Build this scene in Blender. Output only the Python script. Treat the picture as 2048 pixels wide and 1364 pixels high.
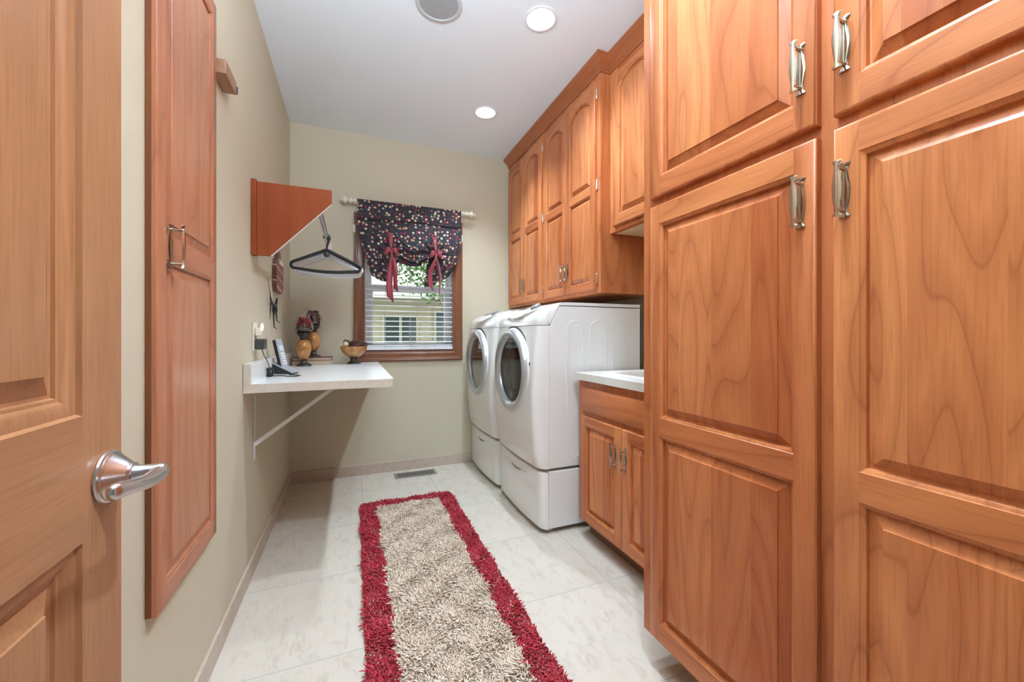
import bpy, bmesh, math, random
from mathutils import Vector, Matrix
import numpy as np
random.seed(7)
PI = math.pi
SC = bpy.context.scene
COL = SC.collection
for o in list(bpy.data.objects):
    bpy.data.objects.remove(o, do_unlink=True)

# ------------------------------------------------------------------ camera, world, big lights, exposure
CAMH = 1.12
cam = bpy.data.cameras.new('camera'); cam.lens = 790/2048*36; cam.sensor_width = 36
cam.shift_y = -11/2048; cam.clip_start = 0.02; cam.clip_end = 200
co = bpy.data.objects.new('camera', cam); COL.objects.link(co)
co.location = (0, 0, CAMH); co.rotation_euler = (PI/2, 0, -math.radians(21.9))
SC.camera = co
SC.view_settings.view_transform = 'Standard'; SC.view_settings.look = 'None'
SC.view_settings.gamma = 1; SC.view_settings.use_curve_mapping = False
SC.view_settings.exposure = 0.40

CANX = 0.888
CANS = [(0.888, 2.723), (0.888, 1.815), (0.56, 0.52)]
CAN_W = 80.0
CAN_K = {2.723: .84, 1.815: .86, .52: 1.05}
HALL_W = .8
UP_W = 46.0
WORLD = 2.9

w = bpy.data.worlds.new('daylight'); SC.world = w; w.use_nodes = True
nt = w.node_tree; bgn = nt.nodes['Background']
tc = nt.nodes.new('ShaderNodeTexCoord'); sp = nt.nodes.new('ShaderNodeSeparateXYZ')
rp = nt.nodes.new('ShaderNodeValToRGB')
nt.links.new(tc.outputs['Generated'], sp.inputs[0]); nt.links.new(sp.outputs['Z'], rp.inputs[0])
nt.links.new(rp.outputs[0], bgn.inputs[0])
rp.color_ramp.elements[0].position = 0.0; rp.color_ramp.elements[0].color = (0.72, 0.73, 0.72, 1)
rp.color_ramp.elements[1].position = 0.6; rp.color_ramp.elements[1].color = (0.92, 0.97, 1.0, 1)
bgn.inputs[1].default_value = WORLD

def lamp(name, kind, loc, energy, color=(1, 1, 1), rot=(0, 0, 0), **kw):
    l = bpy.data.lights.new(name, kind); l.energy = energy; l.color = color
    for k, v in kw.items(): setattr(l, k, v)
    o = bpy.data.objects.new(name, l); COL.objects.link(o); o.location = loc; o.rotation_euler = rot
    return o
# added unseen fill lamp behind the camera, shining in through the doorway
lamp('added_hall_fill', 'AREA', (0.08, -1.1, 1.35), HALL_W, (0.78, 0.97, 1.15), (PI/2, 0, 0), shape='RECTANGLE', size=1.3, size_y=1.9)
# added unseen lamp above the camera, aimed up to brighten the ceiling
lamp('added_uplight', 'AREA', (0.10, .42, 2.22), UP_W, (0.78, 0.97, 1.15), (PI-.30, 0, 0), shape='RECTANGLE', size=.7, size_y=.5)

# ------------------------------------------------------------------ node helpers and materials
def srgb(r, g, b):
    f = lambda c: (c/255/12.92) if c/255 <= .04045 else ((c/255+.055)/1.055)**2.4
    return (f(r), f(g), f(b), 1)

class NT:
    def __init__(self, name):
        self.m = bpy.data.materials.new(name); self.m.use_nodes = True
        self.t = self.m.node_tree; self.b = self.t.nodes['Principled BSDF']
    def n(self, kind, **kw):
        x = self.t.nodes.new(kind)
        for k, v in kw.items():
            if k.startswith('i_'): x.inputs[int(k[2:]) if k[2:].isdigit() else k[2:]].default_value = v
            else: setattr(x, k, v)
        return x
    def l(self, a, b): self.t.links.new(a, b)
    def math(self, op, a, b=None, c=None):
        x = self.t.nodes.new('ShaderNodeMath'); x.operation = op
        for k, v in enumerate((a, b, c)):
            if v is None: continue
            if isinstance(v, (int, float)): x.inputs[k].default_value = v
            else: self.l(v, x.inputs[k])
        return x.outputs[0]
    def ramp(self, fac, stops, interp='LINEAR'):
        x = self.t.nodes.new('ShaderNodeValToRGB'); cr = x.color_ramp; cr.interpolation = interp
        while len(cr.elements) < len(stops): cr.elements.new(0.5)
        for e, (p, c) in zip(cr.elements, stops): e.position = p; e.color = c
        self.l(fac, x.inputs[0]); return x.outputs[0]
    def mix(self, f, a, b, mode='MIX'):
        x = self.t.nodes.new('ShaderNodeMix'); x.data_type = 'RGBA'; x.blend_type = mode
        for k, v in ((0, f), (6, a), (7, b)):
            if isinstance(v, (int, float, tuple)): x.inputs[k].default_value = v
            else: self.l(v, x.inputs[k])
        return x.outputs[2]
    def bump(self, h, strength, dist=0.001):
        x = self.n('ShaderNodeBump'); x.inputs['Strength'].default_value = strength; x.inputs['Distance'].default_value = dist
        self.l(h, x.inputs['Height']); self.l(x.outputs[0], self.b.inputs['Normal'])
    def set(self, **kw):
        for k, v in kw.items(): self.b.inputs[k.replace('_', ' ')].default_value = v
        return self

def plain(name, col, rough=.5, metal=0, **kw):
    t = NT(name); t.b.inputs['Base Color'].default_value = col
    t.b.inputs['Roughness'].default_value = rough; t.b.inputs['Metallic'].default_value = metal
    for k, v in kw.items(): t.b.inputs[k.replace('_', ' ')].default_value = v
    return t.m

def wood(name, grain='Z', across='X', light=(.66, .235, .085), mid=(.40, .092, .027), dark=(.20, .036, .010),
         plank=.095, rough=.33, lines=9, vary=.5, coat=.14, fine=1.3, spec=.32):
    """procedural cherry: glued planks of differing tone, cathedral figure, fine pores, along one axis of the object"""
    t = NT(name)
    tc = t.n('ShaderNodeTexCoord'); sp = t.n('ShaderNodeSeparateXYZ'); t.l(tc.outputs['Object'], sp.inputs[0])
    oi = t.n('ShaderNodeObjectInfo')
    G = sp.outputs[grain]; A = sp.outputs[across]
    B = sp.outputs[[c for c in 'XYZ' if c not in (grain, across)][0]]
    rnd = t.math('MULTIPLY', oi.outputs['Random'], 37.0)
    idx = t.math('FLOOR', t.math('ADD', t.math('DIVIDE', A, plank), rnd))
    wn = t.n('ShaderNodeTexWhiteNoise', noise_dimensions='1D'); t.l(idx, wn.inputs['W'])
    off = t.math('ADD', t.math('MULTIPLY', wn.outputs['Value'], 11.0), rnd)
    cb = t.n('ShaderNodeCombineXYZ')
    t.l(t.math('ADD', t.math('MULTIPLY', A, 6.0), off), cb.inputs[0])
    t.l(t.math('ADD', t.math('MULTIPLY', B, 6.0), off), cb.inputs[1])
    t.l(t.math('ADD', t.math('MULTIPLY', G, .75), off), cb.inputs[2])
    nz = t.n('ShaderNodeTexNoise'); nz.inputs['Scale'].default_value = 1.0; nz.inputs['Detail'].default_value = 1.2
    nz.inputs['Roughness'].default_value = .4
    t.l(cb.outputs[0], nz.inputs['Vector'])
    r = t.math('FRACT', t.math('MULTIPLY', nz.outputs['Fac'], float(lines)))
    ring = t.ramp(r, [(0, (0, 0, 0, 1)), (.05, (.62, .62, .62, 1)), (.5, (1, 1, 1, 1)), (.95, (.45, .45, .45, 1)), (1, (0, 0, 0, 1))])
    # fine streaks
    cf = t.n('ShaderNodeCombineXYZ')
    t.l(t.math('ADD', t.math('MULTIPLY', A, 210.0), off), cf.inputs[0]); t.l(t.math('MULTIPLY', B, 210.0), cf.inputs[1]); t.l(t.math('MULTIPLY', G, 9.0), cf.inputs[2])
    nf = t.n('ShaderNodeTexNoise'); nf.inputs['Scale'].default_value = 1.0; nf.inputs['Detail'].default_value = 3
    t.l(cf.outputs[0], nf.inputs['Vector'])
    # broad tone
    cbx = t.n('ShaderNodeCombineXYZ')
    t.l(t.math('ADD', t.math('MULTIPLY', A, 16.0), off), cbx.inputs[0]); t.l(t.math('MULTIPLY', B, 16.0), cbx.inputs[1]); t.l(t.math('ADD', t.math('MULTIPLY', G, 2.2), off), cbx.inputs[2])
    nb = t.n('ShaderNodeTexNoise'); nb.inputs['Scale'].default_value = 1.0; nb.inputs['Detail'].default_value = 2
    t.l(cbx.outputs[0], nb.inputs['Vector'])
    tone = t.math('ADD', t.math('MULTIPLY', wn.outputs['Value'], vary*1.25), t.math('MULTIPLY', nb.outputs['Fac'], 1.05 - vary*.75))
    c0 = t.ramp(tone, [(.18, tuple(mid)+(1,)), (.5, tuple(m*.55+l*.45 for m, l in zip(mid, light))+(1,)), (.95, tuple(light)+(1,))])
    wn2 = t.n('ShaderNodeTexWhiteNoise', noise_dimensions='1D'); t.l(t.math('ADD', idx, 71.3), wn2.inputs['W'])
    c0 = t.mix(t.math('MULTIPLY', wn2.outputs['Value'], vary*.55), c0, t.mix(1.0, c0, (1.0, 1.12, 1.06, 1), 'MULTIPLY'))
    dk = t.mix(.62, c0, tuple(dark)+(1,))
    f1 = t.n('ShaderNodeMath', operation='MULTIPLY'); t.l(ring, f1.inputs[0]); f1.inputs[1].default_value = 1
    inv = t.math('MULTIPLY', t.math('SUBTRACT', 1.0, f1.outputs[0]), .78)
    c1 = t.mix(inv, c0, dk)
    pore = t.math('MULTIPLY', t.ramp(nf.outputs['Fac'], [(.34, (1, 1, 1, 1)), (.52, (0, 0, 0, 1))]), .26*fine)
    c2 = t.mix(pore, c1, dk)
    t.l(c2, t.b.inputs['Base Color'])
    t.set(Roughness=rough, Coat_Weight=coat, Coat_Roughness=.12)
    t.b.inputs['Specular IOR Level'].default_value = spec
    t.bump(nf.outputs['Fac'], .06, .0006)
    return t.m

CV = wood('cherry_vertical', 'Z', 'X', plank=.21, vary=.55, lines=9)
CH = wood('cherry_horizontal', 'X', 'Z', plank=.3, vary=.45, lines=9)
CP = wood('cherry_panel', 'Z', 'X', plank=.118, vary=.68, lines=13)
CD = wood('cherry_depth', 'Z', 'Y', plank=.12, vary=.4)
CL = wood('cherry_moulding', 'Y', 'Z', plank=.5, vary=.2, light=(.46, .145, .055), mid=(.34, .092, .032), dark=(.25, .08, .03))
DL, DM, DD = (.50, .24, .112), (.38, .168, .068), (.20, .072, .026)
DV = wood('door_vertical', 'Z', 'X', DL, DM, DD, plank=.5, vary=.1, lines=3, rough=.42, coat=.15, fine=1.5)
DH = wood('door_horizontal', 'X', 'Z', DL, DM, DD, plank=.5, vary=.1, lines=3, rough=.42, coat=.15, fine=1.5)
WL, WM, WD = (.27, .108, .052), (.19, .068, .032), (.10, .035, .018)
TV = wood('casing_vertical', 'Z', 'X', WL, WM, WD, plank=.5, vary=.1, lines=5, rough=.38, coat=.2, fine=1.4)
TH_ = wood('casing_horizontal', 'X', 'Z', WL, WM, WD, plank=.5, vary=.1, lines=5, rough=.38, coat=.2, fine=1.4)
BRK = wood('bracket_veneer', 'Z', 'X', (.36, .085, .026), (.28, .060, .018), (.19, .04, .012), plank=.5, vary=.1, lines=3, rough=.6, coat=0, spec=.15)

def wall_mat():
    t = NT('khaki_wall_paint'); tc = t.n('ShaderNodeTexCoord')
    nz = t.n('ShaderNodeTexNoise'); nz.inputs['Scale'].default_value = 260; nz.inputs['Detail'].default_value = 4
    t.l(tc.outputs['Object'], nz.inputs['Vector'])
    n2 = t.n('ShaderNodeTexNoise'); n2.inputs['Scale'].default_value = 1.3; t.l(tc.outputs['Object'], n2.inputs['Vector'])
    t.l(t.mix(n2.outputs['Fac'], (.575, .508, .368, 1), (.595, .528, .388, 1)), t.b.inputs['Base Color'])
    t.set(Roughness=.62); t.bump(nz.outputs['Fac'], .12, .0012); return t.m
WALL = wall_mat()
def ceil_mat():
    t = NT('ceiling_paint'); tc = t.n('ShaderNodeTexCoord')
    nz = t.n('ShaderNodeTexNoise'); nz.inputs['Scale'].default_value = 120; nz.inputs['Detail'].default_value = 3
    t.l(tc.outputs['Object'], nz.inputs['Vector']); t.b.inputs['Base Color'].default_value = (.80, .84, .875, 1)
    t.set(Roughness=.8); t.bump(nz.outputs['Fac'], .15, .002); return t.m
CEIL = ceil_mat()

def stone(name, base, vein, pinkish, ox=0, oy=0, size=0, grout=(.47, .44, .40, 1), rough=.35):
    t = NT(name); tc = t.n('ShaderNodeTexCoord'); sp = t.n('ShaderNodeSeparateXYZ'); t.l(tc.outputs['Object'], sp.inputs[0])
    n1 = t.n('ShaderNodeTexNoise'); n1.inputs['Scale'].default_value = 3.2; n1.inputs['Detail'].default_value = 6; n1.inputs['Distortion'].default_value = .9
    n2 = t.n('ShaderNodeTexNoise'); n2.inputs['Scale'].default_value = 26; n2.inputs['Detail'].default_value = 8; n2.inputs['Roughness'].default_value = .7; n2.inputs['Distortion'].default_value = .5
    mp = t.n('ShaderNodeMapping'); mp.inputs['Rotation'].default_value = (0, 0, .7); mp.inputs['Scale'].default_value = (1, .45, 1)
    if size:
        ix = t.math('FLOOR', t.math('DIVIDE', t.math('SUBTRACT', sp.outputs[0], ox), size))
        iy = t.math('FLOOR', t.math('DIVIDE', t.math('SUBTRACT', sp.outputs[1], oy), size))
        cb = t.n('ShaderNodeCombineXYZ'); t.l(ix, cb.inputs[0]); t.l(iy, cb.inputs[1])
        wn = t.n('ShaderNodeTexWhiteNoise', noise_dimensions='2D'); t.l(cb.outputs[0], wn.inputs['Vector'])
        va = t.n('ShaderNodeVectorMath', operation='SCALE'); t.l(wn.outputs['Color'], va.inputs[0]); va.inputs['Scale'].default_value = 9
        vb = t.n('ShaderNodeVectorMath', operation='ADD'); t.l(tc.outputs['Object'], vb.inputs[0]); t.l(va.outputs[0], vb.inputs[1])
        t.l(vb.outputs[0], mp.inputs['Vector'])
    else: t.l(tc.outputs['Object'], mp.inputs['Vector'])
    t.l(mp.outputs[0], n1.inputs['Vector']); t.l(mp.outputs[0], n2.inputs['Vector'])
    c = t.mix(t.ramp(n1.outputs['Fac'], [(.35, (0, 0, 0, 1)), (.68, (1, 1, 1, 1))]), base, pinkish)
    vv = t.ramp(n2.outputs['Fac'], [(.34, (1, 1, 1, 1)), (.50, (0, 0, 0, 1))])
    c = t.mix(t.math('MULTIPLY', vv, .55), c, vein)
    h = n2.outputs['Fac']
    if size:
        def line(s, o):
            f = t.math('FRACT', t.math('DIVIDE', t.math('SUBTRACT', s, o), size))
            d = t.math('MINIMUM', f, t.math('SUBTRACT', 1.0, f))
            return t.math('MULTIPLY', d, size)
        d = t.math('MINIMUM', line(sp.outputs[0], ox), line(sp.outputs[1], oy))
        g = t.ramp(t.math('MULTIPLY', d, 100.0), [(.24, (1, 1, 1, 1)), (.32, (0, 0, 0, 1))])
        c = t.mix(g, c, grout)
        t.l(t.math('ADD', rough, t.math('MULTIPLY', g, .4)), t.b.inputs['Roughness'])
        h = t.math('SUBTRACT', t.math('MULTIPLY', h, .35), g)
    else: t.set(Roughness=rough)
    t.l(c, t.b.inputs['Base Color']); t.bump(h, .35, .0015); return t.m
FLOOR = stone('floor_tile', (.60, .525, .435, 1), (.43, .365, .285, 1), (.64, .565, .475, 1), .06, 1.512, .508)
BASE = stone('base_tile', (.52, .41, .32, 1), (.40, .31, .24, 1), (.58, .46, .37, 1), rough=.4)
GROUT = plain('grout', (.42, .36, .30, 1), .8)

WHITE = plain('appliance_enamel', (.83, .815, .78, 1), .16, Coat_Weight=.6, Coat_Roughness=.05)
SILV = plain('silver_door_ring', (.50, .515, .535, 1), .26, .55, Coat_Weight=.4)
DGAP = plain('gap_shade_black', (.03, .03, .033, 1), .5)  # near-black colour standing in for shade in the door gap and vent
WGLASS = NT('washer_glass'); WGLASS.set(Base_Color=(.045, .05, .055, 1), Roughness=.04, Coat_Weight=1.0, Coat_Roughness=.02); WGLASS.b.inputs['Specular IOR Level'].default_value = .9; WGLASS = WGLASS.m
DRUM = plain('drum_steel', (.13, .13, .14, 1), .35, .4)
NICKEL = plain('brushed_nickel', (.50, .46, .40, 1), .17, 1.0)
CHROME = plain('satin_chrome', (.66, .66, .67, 1), .26, 1.0)
PCHROME = plain('hinge_nickel', (.80, .78, .75, 1), .2, 1.0)
LAM = plain('desk_laminate', (.80, .79, .755, 1), .2)
LAME = stone('desk_edge_laminate', (.62, .54, .44, 1), (.53, .45, .36, 1), (.66, .58, .49, 1), rough=.35)
CTOP = stone('counter_laminate', (.62, .58, .51, 1), (.58, .55, .49, 1), (.70, .68, .62, 1), rough=.3)
SINK = plain('sink_acrylic', (.82, .79, .74, 1), .2, Coat_Weight=.4)
WMETAL = plain('white_painted_steel', (.80, .78, .77, 1), .4)
VINYL = plain('white_vinyl', (.82, .83, .86, 1), .4)
BLINDM = plain('blind_slat', (.86, .87, .89, 1), .38)
CREAM = plain('cream_enamel', (.78, .72, .58, 1), .4)
BLACKP = plain('black_plastic', (.012, .013, .015, 1), .35)
DGRAY = plain('dark_gray_plastic', (.05, .05, .05, 1), .4)
SILVP = plain('silver_plastic', (.42, .44, .48, 1), .3, .3)
WPLAST = plain('white_plastic', (.78, .78, .78, 1), .4)
IVORY = plain('ivory_plate', (.74, .68, .54, 1), .4)
BRONZE = plain('dark_bronze', (.045, .035, .03, 1), .38, .2)
MAPLE = plain('maple_interior', (.78, .57, .34, 1), .45)
GLASS = NT('clear_glass'); GLASS.set(Base_Color=(1, 1, 1, 1), Roughness=.0, Transmission_Weight=1.0, IOR=1.45); GLASS = GLASS.m
PANE = NT('window_glass'); PANE.set(Base_Color=(1, 1, 1, 1), Roughness=0, Transmission_Weight=1.0, IOR=1.01); PANE = PANE.m

def emit(name, col, s):
    t = NT(name); t.b.inputs['Base Color'].default_value = col
    t.b.inputs['Emission Color'].default_value = col; t.b.inputs['Emission Strength'].default_value = s; return t.m
BULB = emit('lamp_lens', (1, .97, .93, 1), 9.0)
NLITE = emit('night_light_lens', (1, .97, .88, 1), 1.8)

# ------------------------------------------------------------------ geometry helpers
class MB:
    """collects faces and links them as ONE mesh object"""
    def __init__(self): self.v = []; self.f = []; self.mi = []
    def add(self, vs, fs, mi=0):
        k = len(self.v); self.v += [tuple(p) for p in vs]
        for f in fs: self.f.append(tuple(i+k for i in f)); self.mi.append(mi)
        return self
    def box(self, x0, x1, y0, y1, z0, z1, mi=0):
        return self.add([(x0, y0, z0), (x1, y0, z0), (x1, y1, z0), (x0, y1, z0), (x0, y0, z1), (x1, y0, z1), (x1, y1, z1), (x0, y1, z1)],
                        [(0, 3, 2, 1), (4, 5, 6, 7), (0, 1, 5, 4), (1, 2, 6, 5), (2, 3, 7, 6), (3, 0, 4, 7)], mi)
    def quad(self, a, b, c, d, mi=0): return self.add([a, b, c, d], [(0, 1, 2, 3)], mi)
    def prism(self, poly, axis, a, b, mi=0):
        """poly: 2-D points; axis: 'X','Y' or 'Z' the extrusion axis"""
        def P(p, t): return {'X': (t, p[0], p[1]), 'Y': (p[0], t, p[1]), 'Z': (p[0], p[1], t)}[axis]
        n = len(poly); vs = [P(p, a) for p in poly]+[P(p, b) for p in poly]
        fs = [tuple(range(n)), tuple(range(2*n-1, n-1, -1))]+[(i, i+n, (i+1) % n+n, (i+1) % n) for i in range(n)]
        return self.add(vs, fs, mi)
    def lathe(self, prof, c=(0, 0, 0), n=24, mi=0, axis='Z', cap=True):
        vs = []; fs = []
        for r, h in prof:
            for i in range(n):
                a = 2*PI*i/n; p = (r*math.cos(a), r*math.sin(a), h)
                if axis == 'X': p = (h, p[0], p[1])
                if axis == 'Y': p = (p[0], h, p[1])
                vs.append((p[0]+c[0], p[1]+c[1], p[2]+c[2]))
        m = len(prof)
        for j in range(m-1):
            for i in range(n):
                fs.append((j*n+i, j*n+(i+1) % n, (j+1)*n+(i+1) % n, (j+1)*n+i))
        if cap: fs += [tuple(range(n-1, -1, -1)), tuple((m-1)*n+i for i in range(n))]
        return self.add(vs, fs, mi)
    def tube(self, pts, r, n=8, mi=0, cap=True, flat=1.0):
        pts = [Vector(p) for p in pts]; vs = []; fs = []
        rr = r if isinstance(r, (list, tuple)) else [r]*len(pts)
        d0 = (pts[1]-pts[0]).normalized(); up = Vector((0, 0, 1)) if abs(d0.z) < .9 else Vector((1, 0, 0))
        u = d0.cross(up).normalized()
        for k, p in enumerate(pts):
            d = (pts[min(k+1, len(pts)-1)]-pts[max(k-1, 0)]).normalized()
            u = (u-d*u.dot(d)).normalized(); v = d.cross(u)
            for i in range(n):
                a = 2*PI*i/n; vs.append(tuple(p+u*math.cos(a)*rr[k]+v*math.sin(a)*rr[k]*flat))
        for j in range(len(pts)-1):
            for i in range(n): fs.append((j*n+i, j*n+(i+1) % n, (j+1)*n+(i+1) % n, (j+1)*n+i))
        if cap: fs += [tuple(range(n-1, -1, -1)), tuple((len(pts)-1)*n+i for i in range(n))]
        return self.add(vs, fs, mi)
    def grid(self, rows, mi=0, closed=False):
        """rows: list of equal-length point rows"""
        m = len(rows); n = len(rows[0]); vs = [p for r in rows for p in r]; fs = []
        for j in range(m-1):
            for i in range(n if closed else n-1):
                fs.append((j*n+i, j*n+(i+1) % n, (j+1)*n+(i+1) % n, (j+1)*n+i))
        return self.add(vs, fs, mi)
    def build(self, name, mats, parent=None, smooth=None, bevel=0, label=None, fix=True, solid=0):
        me = bpy.data.meshes.new(name); me.from_pydata(self.v, [], self.f); me.update()
        if not isinstance(mats, (list, tuple)): mats = [mats]
        for m in mats: me.materials.append(m)
        me.polygons.foreach_set('material_index', self.mi)
        if fix and len(self.f) < 60000:
            bm = bmesh.new(); bm.from_mesh(me); bmesh.ops.remove_doubles(bm, verts=bm.verts, dist=1e-6)
            bmesh.ops.recalc_face_normals(bm, faces=bm.faces); bm.to_mesh(me); bm.free()
        if smooth is not None:
            me.polygons.foreach_set('use_smooth', [True]*len(me.polygons)); me.set_sharp_from_angle(angle=math.radians(smooth))
        o = bpy.data.objects.new(name, me); COL.objects.link(o)
        if parent: o.parent = parent
        if solid:
            s = o.modifiers.new('thickness', 'SOLIDIFY'); s.thickness = solid; s.offset = 0
        if bevel:
            b = o.modifiers.new('bevel', 'BEVEL'); b.width = bevel; b.segments = 2; b.limit_method = 'ANGLE'; b.angle_limit = math.radians(40)
        if label: o['label'] = label
        return o

def empty(name, loc=(0, 0, 0), rz=0):
    o = bpy.data.objects.new(name, None); COL.objects.link(o); o.location = loc; o.rotation_euler = (0, 0, rz)
    o.empty_display_size = .05; return o
def tag(o, label, cat, group=None, kind=None):
    o['label'] = label; o['category'] = cat
    if group: o['group'] = group
    if kind: o['kind'] = kind
    return o
def struct(o, label=None):
    o['kind'] = 'structure'
    if label: o['label'] = label
    return o
def copy_tree(o, parent=None):
    c = o.copy(); COL.objects.link(c)
    if parent: c.parent = parent
    for ch in [x for x in bpy.data.objects if x.parent == o]: copy_tree(ch, c)
    return c

# ------------------------------------------------------------------ room shell
XL, XR, YB, YF, HZ = -.445, 1.78, 3.395, -.14, 2.735
DWL, DWR = -.375, .50            # doorway in the front wall
# floor with hall behind
b = MB(); b.box(XL-.6, XR, -2.6, YB+.12, -.05, 0); struct(b.build('floor', FLOOR), 'cream stone-look square floor tiles')
b = MB(); b.box(XL-.12, XL, YF, YB, 0, HZ); struct(b.build('wall_left', WALL), 'khaki painted left wall')
b = MB(); b.box(XR, XR+.12, YF, YB, 0, HZ); struct(b.build('wall_right', WALL), 'khaki wall behind the cabinets and washers')
b = MB(); b.box(XL-.6, DWL, YF, YF+.10, 0, HZ); b.box(DWR, XR+.12, YF, YF+.10, 0, HZ)
struct(b.build('wall_front', WALL), 'khaki front wall around the doorway')
b = MB(); b.box(XL-.7, XL-.6, -2.6, YF, 0, HZ); b.box(XL-.7, XR+.12, -2.7, -2.6, 0, HZ); b.box(XR, XR+.12, -2.6, YF, 0, HZ)  # unseen walls added to keep sky light from entering behind the camera
struct(b.build('wall_hall_blocker', WALL), 'unseen khaki hall walls added behind the camera to block daylight')
# window opening
WX0, WX1, WZ0, WZ1 = .088, .816, .99, 2.02
b = MB()
b.box(XL-.12, WX0, YB, YB+.12, 0, HZ); b.box(WX1, XR+.12, YB, YB+.12, 0, HZ)
b.box(WX0, WX1, YB, YB+.12, 0, WZ0); b.box(WX0, WX1, YB, YB+.12, WZ1, HZ)
struct(b.build('wall_back', WALL), 'khaki wall with the window')
# ceiling with square patches round the round can holes
SPK = (.388, 1.918)
def ceiling():
    b = MB(); s = .1; X0, X1 = XL-.6, XR+.12
    def strip(ya, yb, cx, ys):
        xa, xb = cx-s, cx+s; y = ya
        b.quad((X0, ya, HZ), (xa, ya, HZ), (xa, yb, HZ), (X0, yb, HZ)); b.quad((xb, ya, HZ), (X1, ya, HZ), (X1, yb, HZ), (xb, yb, HZ))
        for c in sorted(ys):
            b.quad((xa, y, HZ), (xb, y, HZ), (xb, c-s, HZ), (xa, c-s, HZ)); y = c+s
            n = 32; out = []; inn = []
            for i in range(n):
                a = 2*PI*i/n; ca, sa = math.cos(a), math.sin(a); k = s/max(abs(ca), abs(sa))
                out.append((cx+ca*k, c+sa*k, HZ)); inn.append((cx+ca*.072, c+sa*.072, HZ))
            b.grid([out, inn], closed=True)
        b.quad((xa, y, HZ), (xb, y, HZ), (xb, yb, HZ), (xa, yb, HZ))
    strip(-2.7, 1.2, .56, [.52]); strip(1.2, YB+.12, CANX, [1.815, 2.723])
    b.quad((X0, -2.7, HZ+.2), (X1, -2.7, HZ+.2), (X1, YB+.12, HZ+.2), (X0, YB+.12, HZ+.2))
    return struct(b.build('ceiling', CEIL, fix=False), 'flat pale grey ceiling')
ceiling()
# tile baseboards
def baseboard(name, axis, joints, a, bnd):
    b = MB(); js = [a]+[j for j in joints if a < j < bnd]+[bnd]
    for p, q in zip(js[:-1], js[1:]):
        if axis == 'X': b.box(p+.0015, q-.0015, YB-.011, YB, 0, .082)
        else: b.box(XL, XL+.011, p+.0015, q-.0015, 0, .082)
    if axis == 'X': b.box(a, bnd, YB-.0085, YB, 0, .080, 1)
    else: b.box(XL, XL+.0085, a, bnd, 0, .080, 1)
    return struct(b.build(name, [BASE, GROUT], bevel=.0012), 'tan stone tile baseboard')
baseboard('baseboard_back', 'X', [-.111+.332*k for k in range(-1, 6)], XL+.011, XR)
baseboard('baseboard_left', 'Y', [1.65+.332*k for k in range(-6, 6)], YF+.1, YB-.011)

# ------------------------------------------------------------------ recessed lights
def can_light(x, y, label):
    r = tag(empty('recessed_light', (x, y, HZ)), label, 'ceiling light', 'recessed ceiling lights')
    b = MB(); b.lathe([(.082, -.0005), (.083, -.004), (.078, -.006), (.070, -.004), (.069, .0), (.0705, .003)], n=40, cap=False)
    b.build('trim_ring', WPLAST, r, smooth=50)
    b = MB(); b.lathe([(.070, .0), (.066, .03), (.058, .07), (.052, .09)], n=40, cap=False)
    b.build('reflector', WPLAST, r, smooth=60)
    b = MB(); b.lathe([(.053, .088), (.045, .078), (.025, .072), (.002, .070)], n=32, cap=True)
    b.build('lamp_lens', BULB, r, smooth=60)
    l = lamp('can_light_source', 'SPOT', (x, y, HZ+.045), CAN_W*CAN_K[y], (.78, .97, 1.15), spot_size=math.radians(104 if y > 2 else 138), spot_blend=.9, shadow_soft_size=.035)
    return r
for (x, y), t in zip(CANS, ('white recessed ceiling light nearest the window wall', 'larger-looking recessed ceiling light beside the round speaker',
                       'recessed ceiling light just inside the doorway, between the open door and the pantry')):
    can_light(x, y, t)
r = tag(empty('ceiling_speaker', (SPK[0], SPK[1], HZ)), 'round grey in-ceiling speaker at the top edge of the view', 'speaker')
b = MB(); b.lathe([(.112, -.0005), (.112, -.004), (.108, -.006), (.094, -.005), (.093, -.002)], n=48, cap=False); b.build('rim', plain('speaker_rim', (.55, .55, .56, 1), .5), r, smooth=50)
def mesh_mat():
    t = NT('speaker_mesh'); tc = t.n('ShaderNodeTexCoord'); v = t.n('ShaderNodeTexVoronoi'); v.inputs['Scale'].default_value = 420
    t.l(tc.outputs['Object'], v.inputs['Vector'])
    t.l(t.ramp(v.outputs['Distance'], [(.2, (.12, .12, .12, 1)), (.45, (.40, .40, .405, 1))]), t.b.inputs['Base Color']); t.set(Roughness=.6); return t.m
b = MB(); b.lathe([(.0935, -.002), (.06, -.0035), (.002, -.004)], n=48); b.build('grille', mesh_mat(), r, smooth=50)

# ------------------------------------------------------------------ panelled doors
CAB_PROF = [(0, 0), (.0015, .0022), (.005, .0035), (.009, .0062), (.0098, .0148), (.0145, .0152), (.0365, .0045), (.0375, .0008)]
DOOR_PROF = [(0, 0), (.003, .0055), (.008, .0055), (.017, .0075), (.023, .012), (.027, .0125), (.029, .016), (.033, .0165), (.056, .0075), (.0575, .005)]
def opening_loop(op, ins, y):
    x0, x1, z0, z1, h = op
    pts = [(x0+ins, y, z0+ins), (x1-ins, y, z0+ins)]
    if h == 0: return pts+[(x1-ins, y, z1-ins), (x0+ins, y, z1-ins)]
    c = x1-x0; R = (c*c/4+h*h)/(2*h); xc = (x0+x1)/2; zc = z1-R; a = math.asin(min(1, (c/2-ins)/(R-ins))); n = 18
    for k in range(n+1):
        t = a-2*a*k/n; pts.append((xc+(R-ins)*math.sin(t), y, zc+(R-ins)*math.cos(t)))
    return pts
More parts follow.
